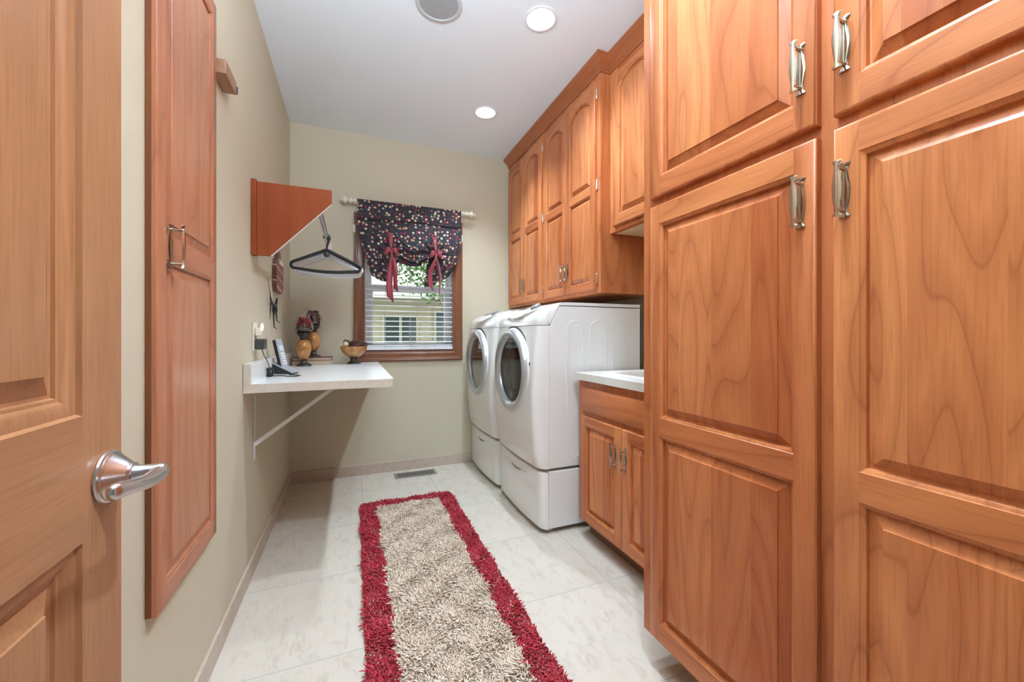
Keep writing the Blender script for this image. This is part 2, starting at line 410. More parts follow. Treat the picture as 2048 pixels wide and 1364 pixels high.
def panel_door(b, W, H, T, ops, prof=CAB_PROF, e=.006, ed=.004):
    """frame-and-raised-panel door, front face at y=0 looking to -y, x 0..W, z 0..H; slots 0 stile grain, 1 rail grain, 2 panel"""
    x0, x1 = ops[0][0], ops[0][1]
    b.quad((e, 0, e), (x0, 0, e), (x0, 0, H-e), (e, 0, H-e), 0); b.quad((x1, 0, e), (W-e, 0, e), (W-e, 0, H-e), (x1, 0, H-e), 0)
    z = e
    for op in ops:
        b.quad((x0, 0, z), (x1, 0, z), (x1, 0, op[2]), (x0, 0, op[2]), 1); z = op[3]
        if op[4]:
            lp = opening_loop(op, 0, 0)[2:]; zt = op[3]+.012
            for p, q in zip(lp[:-1], lp[1:]): b.quad((q[0], 0, q[2]), (p[0], 0, p[2]), (p[0], 0, zt), (q[0], 0, zt), 1)
            z = zt
    b.quad((x0, 0, z), (x1, 0, z), (x1, 0, H-e), (x0, 0, H-e), 1)
    def rect(i, y): return [(i, y, i), (W-i, y, i), (W-i, y, H-i), (i, y, H-i)]
    b.grid([rect(e, 0), rect(e*.45, ed*.3), rect(0, ed), rect(0, T)], 0, closed=True)
    b.add(rect(0, T), [(0, 1, 2, 3)], 0)
    for op in ops:
        rows = [opening_loop(op, i, y) for i, y in prof]
        k = 4 if prof is CAB_PROF else 6
        b.grid(rows[:k+1], 0, closed=True); b.grid(rows[k:], 2, closed=True)
        b.add(rows[-1], [tuple(range(len(rows[-1])))], 2)

def handle_mesh():
    """scalloped nickel pull: back plate, two posts and a bowed front bar of the same outline; centre at origin, projects to -y"""
    b = MB()
    prof = [(-.0555, .0095), (-.053, .0105), (-.0500, .0078), (-.0455, .0048), (-.0435, .0062), (-.0415, .0050), (-.030, .0068), (-.012, .0095), (0, .0104),
            (.012, .0095), (.030, .0068), (.0415, .0050), (.0435, .0062), (.0455, .0048), (.0500, .0078), (.053, .0105), (.0555, .0095)]
    def plate(y, t, k, bow):
        rows = []
        for z, w in prof:
            w *= k; yy = y-bow*(1-(z/.056)**2)
            rows.append([(-w, yy, z), (-w*.6, yy-t*.8, z), (0, yy-t, z), (w*.6, yy-t*.8, z), (w, yy, z), (w*.5, yy+t*.3, z), (-w*.5, yy+t*.3, z)])
        b.grid(rows, closed=True); b.add(rows[0], [tuple(range(7))]); b.add(rows[-1], [tuple(range(7))])
    plate(0, .0028, 1.0, 0); plate(-.024, .0045, .86, .002)
    for z in (-.0425, .0425): b.lathe([(.0048, 0), (.0036, -.006), (.0036, -.018), (.0046, -.027)], (0, 0, z), 12, axis='Y')
    return b
_handle = [None]
def handle(parent, x, y, z):
    if _handle[0] is None: o = handle_mesh().build('pull_handle', NICKEL, parent, smooth=35); _handle[0] = o
    else: o = _handle[0].copy(); COL.objects.link(o); o.parent = parent
    o.location = (x, y, z); return o
_hinge = [None]
def hinge(parent, x, y, z, side=1):
    if _hinge[0] is None:
        b = MB(); b.box(.001, .011, -.0035, .0, -.027, .027); b.lathe([(.0035, -.030), (.0042, -.026), (.0042, .026), (.0035, .030), (.002, .035)], (0, -.003, 0), 10)
        b.lathe([(.0052, -.006), (.0052, .006)], (0, -.003, 0), 10)
        o = b.build('hinge', PCHROME, parent, smooth=40); _hinge[0] = o
    else: o = _hinge[0].copy(); COL.objects.link(o); o.parent = parent
    o.location = (x, y, z); o.scale = (side, 1, 1); return o
WM = [CV, CH, CP]
def cab_door(parent, x, z, W, H, ops, hpos=None, hinges=None, T=.02, yf=-.02, hs=1, label=None):
    """ops in door coordinates; door at (x, yf, z) of the cabinet; hinge list of heights, hs: side (-1 left, 1 right)"""
    b = MB(); panel_door(b, W, H, T, ops); d = b.build('door', WM, parent, smooth=28, label=label); d.location = (x, yf, z)
    if hpos: handle(d, hpos[0], -.001, hpos[1])
    for hz in hinges or []: hinge(d, W+.002 if hs > 0 else -.002, T-.002, hz, hs)
    return d
def two_panels(W, H, st, zr0, zr1, bot, top, arch=0):
    return [(st, W-st, bot, zr0, 0), (st, W-st, zr1, H-top, arch)]

RZ = -PI/2     # cabinets on the right wall face the aisle: local x runs towards the camera, local y into the wall
def cab_body(b, W, D, H, toe=0, toed=.07, z0=0, frame_bot=.0):
    if toe:
        b.box(0, W, 0, D, toe, H, 0); b.box(0, W, toed, D, 0, toe, 1)
    else: b.box(0, W, 0, D, z0, H, 0)

# pantry: face frame at x=.94, from y=1.105 to the doorway
PX = .94
pan = tag(empty('pantry_cabinet', (PX, 1.105, 0), RZ), 'floor-to-ceiling cherry pantry cabinet filling the right side, four doors with nickel pulls', 'cabinet')
PW = 1.105-(YF+.11); PD = XR-PX-.004
b = MB(); b.box(0, PW, 0, PD, .105, 2.72, 0); b.build('body', [CV], pan)
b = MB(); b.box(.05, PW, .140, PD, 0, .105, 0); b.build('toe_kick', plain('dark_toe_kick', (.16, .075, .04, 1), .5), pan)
def pantry_col(yl, W, hinge_left, hx):
    x = 1.105-yl; st = .046
    H1 = 1.545-.125; H2 = 2.62-1.572
    hs = [-1, 1][not hinge_left]
    lo = cab_door(pan, x, .125, W, H1, two_panels(W, H1, st, .793-.125, .852-.125, .06, .062), (hx, 1.413-.125), [.12, .70, 1.33] if hinge_left else [.12, .70, 1.33], hs=hs)
    up = cab_door(pan, x, 1.572, W, H2, [(st, W-st, .062, H2-.06, .0)], (hx, 1.708-1.572), [.075, .50, .93], hs=hs)
pantry_col(1.055, .512, True, .512-.030)
pantry_col(.511, .512, False, .022)

# base cabinet with countertop and sink
bx = 1.185; by0, by1 = 1.925, 1.108
base = tag(empty('sink_base_cabinet', (bx, by0, 0), RZ), 'low cherry base cabinet under the white sink counter, beside the washing machine', 'cabinet')
BW = by0-by1; BD = XR-bx-.004
b = MB(); b.box(0, BW, 0, .02, .095, .872); b.box(0, .018, .02, BD, .095, .872); b.box(BW-.018, BW, .02, BD, .095, .872); b.box(.018, BW-.018, .02, BD, .095, .113); b.box(.018, BW-.018, BD-.01, BD, .113, .872)
b.build('body', [CV], base)
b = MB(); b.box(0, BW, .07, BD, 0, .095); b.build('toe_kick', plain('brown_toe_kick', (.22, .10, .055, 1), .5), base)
b = MB(); Wd = .705; Hd = .128
def rectloop(i, y, W, H): return [(i, y, i), (W-i, y, i), (W-i, y, H-i), (i, y, H-i)]
b.grid([rectloop(.012, 0, Wd, Hd), rectloop(.007, .0015, Wd, Hd), rectloop(.003, .005, Wd, Hd), rectloop(0, .006, Wd, Hd), rectloop(0, .02, Wd, Hd)], 0, closed=True)
b.add(rectloop(.012, 0, Wd, Hd), [(0, 1, 2, 3)]); b.add(rectloop(0, .02, Wd, Hd), [(0, 1, 2, 3)])
d = b.build('false_drawer_front', [CH], base, smooth=28); d.location = (.045, -.02, .708)
Hb = .682-.112; bops = [(.05, .353-.05, .052, Hb-.05, 0)]
cab_door(base, .042, .112, .353, Hb, bops, (.353-.042, .543-.112), [.06, Hb-.06], hs=-1)
cab_door(base, .400, .112, .353, Hb, bops, (.030, .543-.112), [.06, Hb-.06], hs=1)
# countertop ring around the sink cut-out
cx0, cx1, cy0, cy1 = 1.160, XR-.004, 1.108, 1.940
sx0, sx1, sy0, sy1 = 1.275, 1.70, 1.20, 1.815
b = MB()
outer = [(cx0, cy0), (cx1, cy0), (cx1, cy1), (cx0, cy1)]; inner = [(sx0, sy0), (sx1, sy0), (sx1, sy1), (sx0, sy1)]
def at(l, z): return [(p[0], p[1], z) for p in l]
b.grid([at(inner, .875), at(inner, .914), at(outer, .914)], 0, closed=True); b.grid([at(outer, .914), at(outer, .8745), at(inner, .875)], 1, closed=True)
ct = b.build('countertop', [plain('counter_top_face', (.70, .675, .62, 1), .25), CTOP], bevel=.0015); tag(ct, 'pale laminate countertop with stone-look front edge beside the washing machine', 'countertop')
def rrect(x0, x1, y0, y1, r, z, n=6):
    pts = []
    for cx_, cy_, a0 in ((x1-r, y1-r, 0), (x0+r, y1-r, 90), (x0+r, y0+r, 180), (x1-r, y0+r, 270)):
        for k in range(n+1):
            a = math.radians(a0+90*k/n); pts.append((cx_+r*math.cos(a), cy_+r*math.sin(a), z))
    return pts
b = MB()
def sk(i, z, r=.03): return rrect(sx0-.028+i, sx1+.028-i, sy0-.028+i, sy1+.028-i, max(.012, r), z)
b.grid([sk(0, .915), sk(.003, .9205), sk(.012, .924), sk(.026, .9225), sk(.031, .918), sk(.034, .905), sk(.044, .75, .05), sk(.07, .72, .06)], closed=True)
l = sk(.07, .72, .06); b.add(l, [tuple(range(len(l)))])
tag(b.build('utility_sink', SINK, smooth=50), 'white drop-in laundry sink set in the countertop', 'sink')

# upper cabinets
UX = 1.335; UZ0, UZ1 = 1.370, 2.66
def upper(name, ya, yb, doors, label, hinge_pat, x=UX, z0=UZ0, floor_light=False):
    r = tag(empty(name, (x, ya, 0), RZ), label, 'cabinet', None)
    W = ya-yb; D = XR-x-.003
    b = MB(); b.box(0, W, 0, D, z0, 2.73, 0)
    b.build('body', [CV], r)
    if floor_light:
        b = MB(); b.box(.02, W-.02, .03, D-.02, z0-.0015, z0, 0); b.build('underside', MAPLE, r, label='pale maple underside')
    return r
dz0 = 1.392; DH_ = 2.612-1.392
def updoor(r, x, W, hx, hs):
    ops = two_panels(W, DH_, .046, 1.962-dz0, 2.008-dz0, .045, .055, .058)
    cab_door(r, x, dz0, W, DH_, ops, (hx, 1.533-dz0), [.062, .615, 1.15], hs=hs)
ua = upper('wall_cabinet', 3.395, 2.6655, 2, 'tall cherry wall cabinet in the far corner above the farther white machine, arched double doors', None)
updoor(ua, 3.395-3.360, .331, .331-.024, -1); updoor(ua, 3.395-3.024, .336, .024, 1)
ub = upper('wall_cabinet', 2.6645, 1.940, 2, 'tall cherry wall cabinet above the nearer white machine, arched double doors', None)
updoor(ub, 2.6645-2.645, .331, .331-.024, -1); updoor(ub, 2.6645-2.309, .334, .024, 1)
uc = upper('wall_cabinet', 1.938, 1.108, 2, 'shallow cherry wall cabinet over the sink counter, set back and hung higher than its neighbour', None, x=1.402, z0=1.718, floor_light=True)
cz = 1.745; CHh = 2.635-cz
for (x, hs, hx) in ((1.938-1.893, -1, .355-.024), (1.938-1.530, 1, .024)):
    cab_door(uc, x, cz, .358, CHh, [(.052, .358-.052, .055, CHh-.055, .06)], (hx, .14), [.07, CHh-.07], hs=hs)
# crown moulding following the cabinet fronts
def crown():
    prof = [(-.001, 2.652), (-.006, 2.652), (-.009, 2.660), (-.009, 2.666), (-.014, 2.671), (-.020, 2.684), (-.036, 2.700), (-.050, 2.710), (-.050, 2.718), (-.056, 2.722), (-.056, 2.7345), (-.001, 2.7345)]
    path = [(UX, YB-.001, 0), (UX, 1.940, 1), (1.402, 1.940, 2), (1.402, 1.107, 3)]
    rows = []
    for k, (x, y, _) in enumerate(path):
        row = []
        for ox, z in prof:
            # ox is the outward offset (towards -x on the runs, towards -y on the return)
            X = x+ox; Y = y
            if k in (1, 2): Y = y+ox
            row.append((X, Y, z))
        rows.append(row)
    b = MB(); b.grid(rows, closed=True); b.add(rows[0], [tuple(range(len(prof)))]); b.add(rows[-1], [tuple(range(len(prof)))])
    tag(b.build('crown_moulding', CL, smooth=25), 'stepped cherry crown moulding running along the tops of the wall cabinets', 'moulding')
crown()

# ironing-board cabinet on the left wall
ir = tag(empty('ironing_board_cabinet', (XL+.001, 1.157, 0), PI/2), 'tall narrow cherry panelled cabinet hung on the left wall, with a nickel pull', 'cabinet')
IW = 1.586-1.157; IH = 2.212-.466
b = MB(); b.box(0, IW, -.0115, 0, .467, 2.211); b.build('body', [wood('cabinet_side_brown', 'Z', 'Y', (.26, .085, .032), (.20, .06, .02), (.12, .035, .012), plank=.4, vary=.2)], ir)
b = MB(); ops = [(.047, IW-.037, .050, 1.306-.466, 0), (.047, IW-.037, 1.362-.466, IH-.048, 0)]
panel_door(b, IW, IH, .011, ops, [(i, d*.6) for i, d in CAB_PROF], e=.004, ed=.003)
WMI = [wood('cherry_wall_door_vertical', 'Z', 'X', (.54, .225, .12), (.43, .155, .078), (.24, .075, .03), plank=.3, vary=.3), wood('cherry_wall_door_horizontal', 'X', 'Z', (.54, .225, .12), (.43, .155, .078), (.24, .075, .03), plank=.3, vary=.3),
       wood('cherry_wall_door_panel', 'Z', 'X', (.57, .25, .14), (.46, .175, .09), (.26, .085, .035), plank=.09, vary=.55)]
d = b.build('door', WMI, ir, smooth=28); d.location = (0, -.0225, .466)
handle(d, .068, -.001, 1.340-.466)

# ------------------------------------------------------------------ entry door, standing open along the left wall
dr = empty('door_1', (-.330, .020, 0), PI/2); struct(dr, 'stained wood panel door standing open at the left'); dr['category'] = 'door'
EW = .767; EH = 2.03
b = MB(); ops = [(.095, EW-.095, .22, .839, 0), (.095, EW-.095, 1.006, 1.90, 0)]
panel_door(b, EW, EH, .035, ops, DOOR_PROF, e=.0015, ed=.0015); dd = b.build('door_slab', [DV, DH, DV], dr, smooth=28); dd.location = (0, 0, .008)
hd = empty('door_handle', (0, 0, 0)); hd.parent = dr; hd.location = (.726, 0, .917)
b = MB(); b.lathe([(.0360, 0), (.0372, -.0025), (.0365, -.0050), (.0340, -.0065), (.0342, -.0090), (.0320, -.0105), (.0195, -.0255), (.0170, -.0280), (.0165, -.0320), (.0135, -.0325)], n=48, axis='Y')
b.build('rosette', CHROME, hd, smooth=30)
b = MB()
# neck
b.lathe([(.0128, -.031), (.0128, -.034), (.0120, -.035), (.0118, -.055), (.0112, -.066), (.008, -.069)], n=28, axis='Y')
# lever: a flat tapering bar that rolls over the neck and sweeps back in a wave
n = 22; rows = []
for k in range(n+1):
    t = k/n; s = t*.118
    x = .0115-s
    zc = .0005-.0040*math.sin(t*PI*1.5)+.002*t
    yc = -.0605-.003*math.sin(t*PI)+.011*t**1.6
    h = .0118-.0012*math.sin(t*PI)-.0015*t; d = .0072+.0042*(1-t)**2
    if k == 0: h *= .35; d *= .5
    if k == 1: h *= .82; d *= .9
    if k == n: h *= .45; d *= .5
    row = []
    for i in range(16):
        a = 2*PI*i/16; ca, sa = math.cos(a), math.sin(a)
        row.append((x, yc+d*math.copysign(abs(ca)**.75, ca), zc+h*math.copysign(abs(sa)**.75, sa)))
    rows.append(row)
b.grid(rows, closed=True); b.add(rows[0], [tuple(range(16))]); b.add(rows[-1], [tuple(range(16))])
b.build('lever', CHROME, hd, smooth=60)
for z in (.25, 1.05, 1.80):
    h = hinge(dr, -.004, .012, z, -1); h.scale = (1, 1.5, 1.7)

# ------------------------------------------------------------------ washer, dryer and their pedestals
def sm(t, pts):
    for (a, x), (c, y) in zip(pts[:-1], pts[1:]):
        if t <= c:
            k = max(0, (t-a)/(c-a)); k = k*k*(3-2*k)*.5+k*.5; return x+(y-x)*k
    return pts[-1][1]
HWD = .3425
TS = [-1, -.995, -.98, -.955, -.92]+[-.88+1.76*i/44 for i in range(45)]+[.92, .955, .98, .995, 1]
def front_x(xc, t, xe):
    """bowed front: centre at xc, rounding back to xe at the two sides"""
    a = abs(t); x = xc+.018*a*a
    if a > .88:
        s = (a-.88)/.12; x += (xe-(xc+.018))*(1-math.sqrt(max(0, 1-s*s)))
    return x
BODY_X = [(.366, .957), (.372, .946), (.45, .930), (.60, .916), (.80, .915), (.95, .922), (1.08, .934), (1.176, .944)]
CON = [(.944, 1.179), (.948, 1.205), (.960, 1.235), (.985, 1.262), (1.025, 1.286), (1.065, 1.302), (1.095, 1.309), (1.15, 1.311), (1.655, 1.311)]
def console_pt(k, t, lift=0):
    """point on the console surface, k = position along CON"""
    i = min(int(k), len(CON)-2); f = k-i; x0, z0 = CON[i]; x1, z1 = CON[i+1]
    x = x0+(x1-x0)*f; z = z0+(z1-z0)*f
    nx, nz = -(z1-z0), (x1-x0); L = math.hypot(nx, nz)
    w = max(0, 1-k/6.0)
    x += front_x(0, t, .072)*w
    return (x+nx/L*lift, t*HWD, z+nz/L*lift)
def machine(yc, x0, label, near):
    r = tag(empty('washing_machine' if near else 'clothes_dryer', (x0, yc, 0)), label, 'washing machine' if near else 'clothes dryer')
    # side cabinet
    b = MB(); side = [(1.021, .366), (1.655, .366), (1.655, 1.288), (1.086, 1.288), (1.021, 1.172)]
    b.prism(side, 'Y', -HWD, HWD); b.build('cabinet_shell', WHITE, r, bevel=.004)
    # bowed front
    b = MB(); zs = [.366, .368, .372]+[.39+.0195*i for i in range(40)]+[1.172, 1.176]
    rows = []
    for z in zs:
        xc = sm(z, BODY_X); row = [(front_x(xc, t, 1.020), t*HWD, z) for t in TS]
        rows.append(row)
    b.grid(rows)
    kf = [(f, m) for f, m in zip(b.f, b.mi) if math.hypot(sum(b.v[i][1] for i in f)/4, sum(b.v[i][2] for i in f)/4-.902) > .222]
    b.f = [f for f, m in kf]; b.mi = [m for f, m in kf]      # round opening behind the door
    for row in (rows[0], rows[-1]):
        b.add([(1.020, p[1], p[2]) for p in row]+row, [(i, i+1, i+1+len(row), i+len(row)) for i in range(len(row)-1)])
    b.build('front_panel', WHITE, r, smooth=50)
    # console top
    b = MB(); ks = [0, .5, 1, 1.5, 2, 2.5, 3, 3.5, 4, 4.5, 5, 5.5, 6, 6.5, 7, 8]
    b.grid([[console_pt(k, t) for t in TS] for k in ks])
    for s in (-1, 1):
        top = [console_pt(k, s) for k in ks]
        low = []
        for p in top:
            x, z = p[0], p[2]
            zz = 1.179 if x < 1.022 else (1.172+(x-1.021)*(1.288-1.172)/.065 if x < 1.086 else 1.288)
            low.append((x, p[1], min(zz+.004, z)))
        b.add(top+low, [(i, i+1, i+1+len(top), i+len(top)) for i in range(len(top)-1)])
    bk = [console_pt(8, t) for t in TS]; b.add(bk+[(p[0], p[1], 1.29) for p in bk], [(i, i+1, i+1+len(bk), i+len(bk)) for i in range(len(bk)-1)])
    fr = [console_pt(0, t) for t in TS]; b.add(fr+[(1.03, p[1], 1.179) for p in fr], [(i, i+1, i+1+len(fr), i+len(fr)) for i in range(len(fr)-1)])
    con = b.build('console', WHITE, r, smooth=50)
    # lens shaped control visor
    b = MB(); rows = []; n = 26
    for i in range(n+1):
        q = -1+2*i/n; t = -.02+q*.70; lo = 1.55+1.9*q*q; hi = 5.0-.9*q*q
        row = []
        for j in range(9):
            f = j/8; k = lo+(hi-lo)*f; lift = .016*math.sqrt(max(0, 1-q*q))*(1-f*.75)
            row.append(console_pt(k, t, lift+.001))
        row.insert(0, console_pt(lo+.06, t, -.002)); rows.append(row)
    b.grid(rows); b.build('control_visor', WHITE, r, smooth=40)
    b = MB(); c = Vector(console_pt(3.9, -.50, .004)); nrm = Vector((-.50, 0, .86)).normalized()
    b.tube([c, c+nrm*.016, c+nrm*.020], [.034, .032, .026], 24); b.build('dial', plain('dial_silver', (.40, .41, .43, 1), .25, .5), r, smooth=40)
    b = MB(); cs = [console_pt(3.55, -.16, .0135), console_pt(3.55, .14, .0135), console_pt(4.4, .12, .0095), console_pt(4.4, -.14, .0095)]
    b.add(cs+[(p[0], p[1], p[2]-.006) for p in cs], [(0, 1, 2, 3), (0, 4, 5, 1), (1, 5, 6, 2), (2, 6, 7, 3), (3, 7, 4, 0), (4, 7, 6, 5)])
    b.build('display', plain('display_smoke', (.10, .12, .14, 1), .15), r)
    # door: collar, ring, glass
    ZC = .902
    dw = empty('door', (0, 0, 0)); dw.parent = r; dw.location = (0, 0, ZC)
    b = MB(); b.lathe([(.264, .985), (.268, .975), (.268, .936), (.264, .926), (.256, .922)], n=64, axis='X', cap=False); b.build('collar', WHITE, dw, smooth=40)
    b = MB(); b.lathe([(.258, .924), (.256, .912), (.249, .903), (.238, .899), (.224, .900), (.210, .907), (.200, .918), (.196, .930), (.193, .940)], n=64, axis='X', cap=False); b.build('ring', SILV, dw, smooth=50)
    b = MB(); b.lathe([(.1965, .927), (.185, .933), (.12, .944), (.05, .950), (.002, .951)], n=64, axis='X')
    b.build('glass', WGLASS if near else WGLASS2, dw, smooth=50)
    if near:
        b = MB(); b.lathe([(.196, .930), (.182, .945), (.162, .962), (.152, .985), (.100, .998), (.002, 1.002)], n=48, axis='X', cap=False); b.build('inner_bowl', DRUM, dw, smooth=40)
        b = MB(); b.tube([(.962, .150*math.cos(a), .150*math.sin(a)) for a in [2*PI*i/40 for i in range(41)]], .006, 8, cap=False); b.build('gasket', plain('gasket_grey', (.35, .35, .36, 1), .4), dw, smooth=50)
    b = MB(); arc = [PI/2+.5-2.35*i/24 for i in range(25)]
    b.tube([(.942+.012*max(0, 1-math.sin(a)), -.272*math.cos(a)*1.0, .272*math.sin(a)) for a in arc], [.001]+[.006]*23+[.001], 8); b.build('door_gap_shade', DGAP, dw, smooth=50)  # black tube laid in for the shade of the recess round the door
    if near:
        for z in (.055, -.055):
            b = MB(); b.box(.93, .948, -.2705, -.2625, z-.010, z+.010); b.build('latch', BLACKP, dw, bevel=.002)
    # embossed ribs on the side panel that shows
    if near:
        for (xa, xb_, zt, zb) in ((1.136, 1.241, 1.152, .47), (1.289, 1.398, 1.152, .47), (1.451, 1.558, 1.152, .47)):
            xc = (xa+xb_)/2; rr = (xb_-xa)/2; pts = [(xa, -HWD+.0002, zb)]
            pts += [(xc-rr*math.cos(PI*i/14), -HWD+.0002, zt+rr*math.sin(PI*i/14)*1.05) for i in range(15)]
            pts += [(xb_, -HWD+.0002, zb)]+[(xc+rr*math.cos(PI*i/14), -HWD+.0002, zb-rr*math.sin(PI*i/14)) for i in range(1, 15)]
            b = MB(); b.tube(pts, .0022, 6, cap=False); b.build('embossed_rib', WHITE, r, smooth=60)
    return r
WGLASS2 = plain('dryer_glass', (.025, .027, .03, 1), .03, Coat_Weight=1.0, Coat_Roughness=.01)
WGLASS = NT('tinted_washer_glass'); WGLASS.set(Base_Color=(.52, .54, .56, 1), Roughness=.02, Transmission_Weight=1.0, IOR=1.3); WGLASS = WGLASS.m
def pedestal(yc, x0, label):
    r = tag(empty('laundry_pedestal', (x0, yc, 0)), label, 'pedestal')
    b = MB(); b.box(1.018, 1.64, -HWD, HWD, .028, .350); b.build('base_shell', WHITE, r, bevel=.004)
    b = MB(); zs = [.028, .031, .038, .20, .335, .342, .345]; off = [.006, .002, 0, 0, 0, .002, .006]; rows = []
    for z, o_ in zip(zs, off): rows.append([(front_x(.957+o_, t, 1.0155), t*HWD, z) for t in TS])
    b.grid(rows)
    for row in (rows[0], rows[-1]):
        b.add([(1.0155, p[1], p[2]) for p in row]+row, [(i, i+1, i+1+len(row), i+len(row)) for i in range(len(row)-1)])
    dr_ = b.build('drawer', WHITE, r, smooth=50)
    # crescent finger pull under a brow, the shade of its recess painted grey
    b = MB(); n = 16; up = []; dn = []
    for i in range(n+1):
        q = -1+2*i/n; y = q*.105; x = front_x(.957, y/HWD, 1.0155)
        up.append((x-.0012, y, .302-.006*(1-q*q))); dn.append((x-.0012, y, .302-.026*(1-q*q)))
    b.grid([up, dn]); b.build('finger_pull_shade', plain('pull_shadow_grey', (.22, .215, .21, 1), .4), dr_)
    b = MB(); b.tube([(front_x(.957, t*.5, 1.0155)-.0005, t*.5*HWD, .302-.007*(1-(t*1.55)**2)) for t in [-.95+1.9*i/20 for i in range(21)]], [.0005]+[.0032]*19+[.0005], 8); b.build('pull_brow', WHITE, dr_, smooth=60)
    for sx in (1.045, 1.60):
        for sy in (-1, 1):
            b = MB(); b.lathe([(.020, 0), (.021, .006), (.010, .010), (.009, .03)], (sx, sy*(HWD-.05), 0), 20); b.build('foot', WMETAL, r, smooth=40)
    return r
pedestal(2.3285, .004, 'white drawer pedestal under the nearer washing machine')
pedestal(3.043, -.004, 'white drawer pedestal under the farther machine, by the window wall')
machine(2.3285, .004, 'white front-loading washing machine, the nearer of the two, with its side panel in view', True)
machine(3.043, -.004, 'white front-loading dryer, the farther machine, tucked against the window wall', False)

# ------------------------------------------------------------------ shaggy runner rug
RX0, RX1, RY0, RY1 = .043, .640, .25, 2.775
rug = tag(empty('runner_rug', ((RX0+RX1)/2, 1.5, 0)), 'long shaggy rug with beige centre and crimson border on the tile floor', 'rug')
def rug_mat(name, a, c):
    t = NT(name); tc = t.n('ShaderNodeTexCoord'); nz = t.n('ShaderNodeTexNoise'); nz.inputs['Scale'].default_value = 9; nz.inputs['Detail'].default_value = 3
    t.l(tc.outputs['Object'], nz.inputs['Vector']); gi = t.n('ShaderNodeNewGeometry')
    f = t.math('ADD', t.math('MULTIPLY', gi.outputs['Random Per Island'], .75), t.math('MULTIPLY', nz.outputs['Fac'], .3))
    t.l(t.mix(f, a, c), t.b.inputs['Base Color']); t.set(Roughness=.85); return t.m
RED = rug_mat('crimson_yarn', (.44, .022, .042, 1), (.74, .07, .095, 1)); BEI = rug_mat('beige_yarn', (.86, .68, .52, 1), (1, .86, .70, 1))
b = MB(); b.add([(x-(RX0+RX1)/2, y-1.5, z) for z in (.0, .009) for x, y in ((RX0+.01, RY0+.01), (RX1-.01, RY0+.01), (RX1-.01, RY1-.01), (RX0+.01, RY1-.01))],
                [(0, 3, 2, 1), (4, 5, 6, 7), (0, 1, 5, 4), (1, 2, 6, 5), (2, 3, 7, 6), (3, 0, 4, 7)])
b.build('backing', plain('rug_backing', (.55, .43, .33, 1), .9), rug)
def tufts():
    rng = np.random.default_rng(3)
    step = .0062; xs = np.arange(RX0, RX1, step); ys = np.arange(RY0, RY1, step)
    X, Y = np.meshgrid(xs, ys); X = X.ravel()+rng.uniform(-.003, .003, X.size); Y = Y.ravel()+rng.uniform(-.003, .003, Y.size)
    # rounded corners
    cr = .03; dx = np.maximum(RX0+cr-X, X-(RX1-cr)); dy = np.maximum(RY0+cr-Y, Y-(RY1-cr))
    keep = ~((dx > 0) & (dy > 0) & (dx*dx+dy*dy > cr*cr)); X, Y = X[keep], Y[keep]
    jag = .006*np.sin(Y*95)+.004*np.sin(X*140+Y*50)
    inner = (X > .143+jag*.7) & (X < .545+jag*.7) & (Y < 2.690+jag*.6)
    def fld(x, y): return .5*np.sin(x*19+3*np.sin(y*7))+.5*np.sin(y*23+4*np.sin(x*9)+1.3)
    for nm, sel, mat in (('border_pile', ~inner, RED), ('centre_pile', inner, BEI)):
        x, y = X[sel], Y[sel]; n = x.size
        L = .027*(1+.25*fld(x*1.7, y*1.7))*rng.uniform(.75, 1.2, n); z0 = .006+.003*fld(x*2.1+4, y*1.9)
        ang = rng.uniform(0, 2*PI, n); lean = rng.uniform(.35, 1.1, n)
        wx = .35*np.sin(x*31+y*17)-.15; wy = .35*np.cos(x*23-y*29)-.25
        vx = np.cos(ang)*lean*.75+wx; vy = np.sin(ang)*lean*.75+wy
        nv = []
        P = []
        for f, r in ((0, .0026), (.4, .0031), (.78, .0024), (1.0, .0008)):
            px = x+vx*L*f*f*.85; py = y+vy*L*f*f*.85; pz = np.maximum(z0+L*(f*.75-.22*f*f*lean), .012*f)
            for k in range(3):
                a = ang+2*PI*k/3; P.append(np.stack([px+np.cos(a)*r, py+np.sin(a)*r, pz+(np.sin(a*2)*r*.4)], 1))
        V = np.stack(P, 1).reshape(-1, 3)      # n*12
        V[:, 0] -= (RX0+RX1)/2; V[:, 1] -= 1.5
        base = (np.arange(n)*12)[:, None]; F = []
        for j in range(3):
            for k in range(3):
                F.append(np.stack([base[:, 0]+j*3+k, base[:, 0]+j*3+(k+1) % 3, base[:, 0]+(j+1)*3+(k+1) % 3, base[:, 0]+(j+1)*3+k], 1))
        F = np.stack(F, 1).reshape(-1, 4)
        me = bpy.data.meshes.new(nm); me.vertices.add(len(V)); me.vertices.foreach_set('co', V.ravel().astype(np.float32))
        me.loops.add(F.size); me.loops.foreach_set('vertex_index', F.ravel().astype(np.int32))
        me.polygons.add(len(F)); me.polygons.foreach_set('loop_start', np.arange(0, F.size, 4, dtype=np.int32)); me.polygons.foreach_set('loop_total', np.full(len(F), 4, dtype=np.int32))
        me.polygons.foreach_set('use_smooth', np.ones(len(F), dtype=bool)); me.update(calc_edges=True); me.validate(); me.materials.append(mat)
        o = bpy.data.objects.new(nm, me); COL.objects.link(o); o.parent = rug; o['kind'] = 'stuff'
        o['label'] = 'crimson shag border' if nm[0] == 'b' else 'beige shag centre'
tufts()

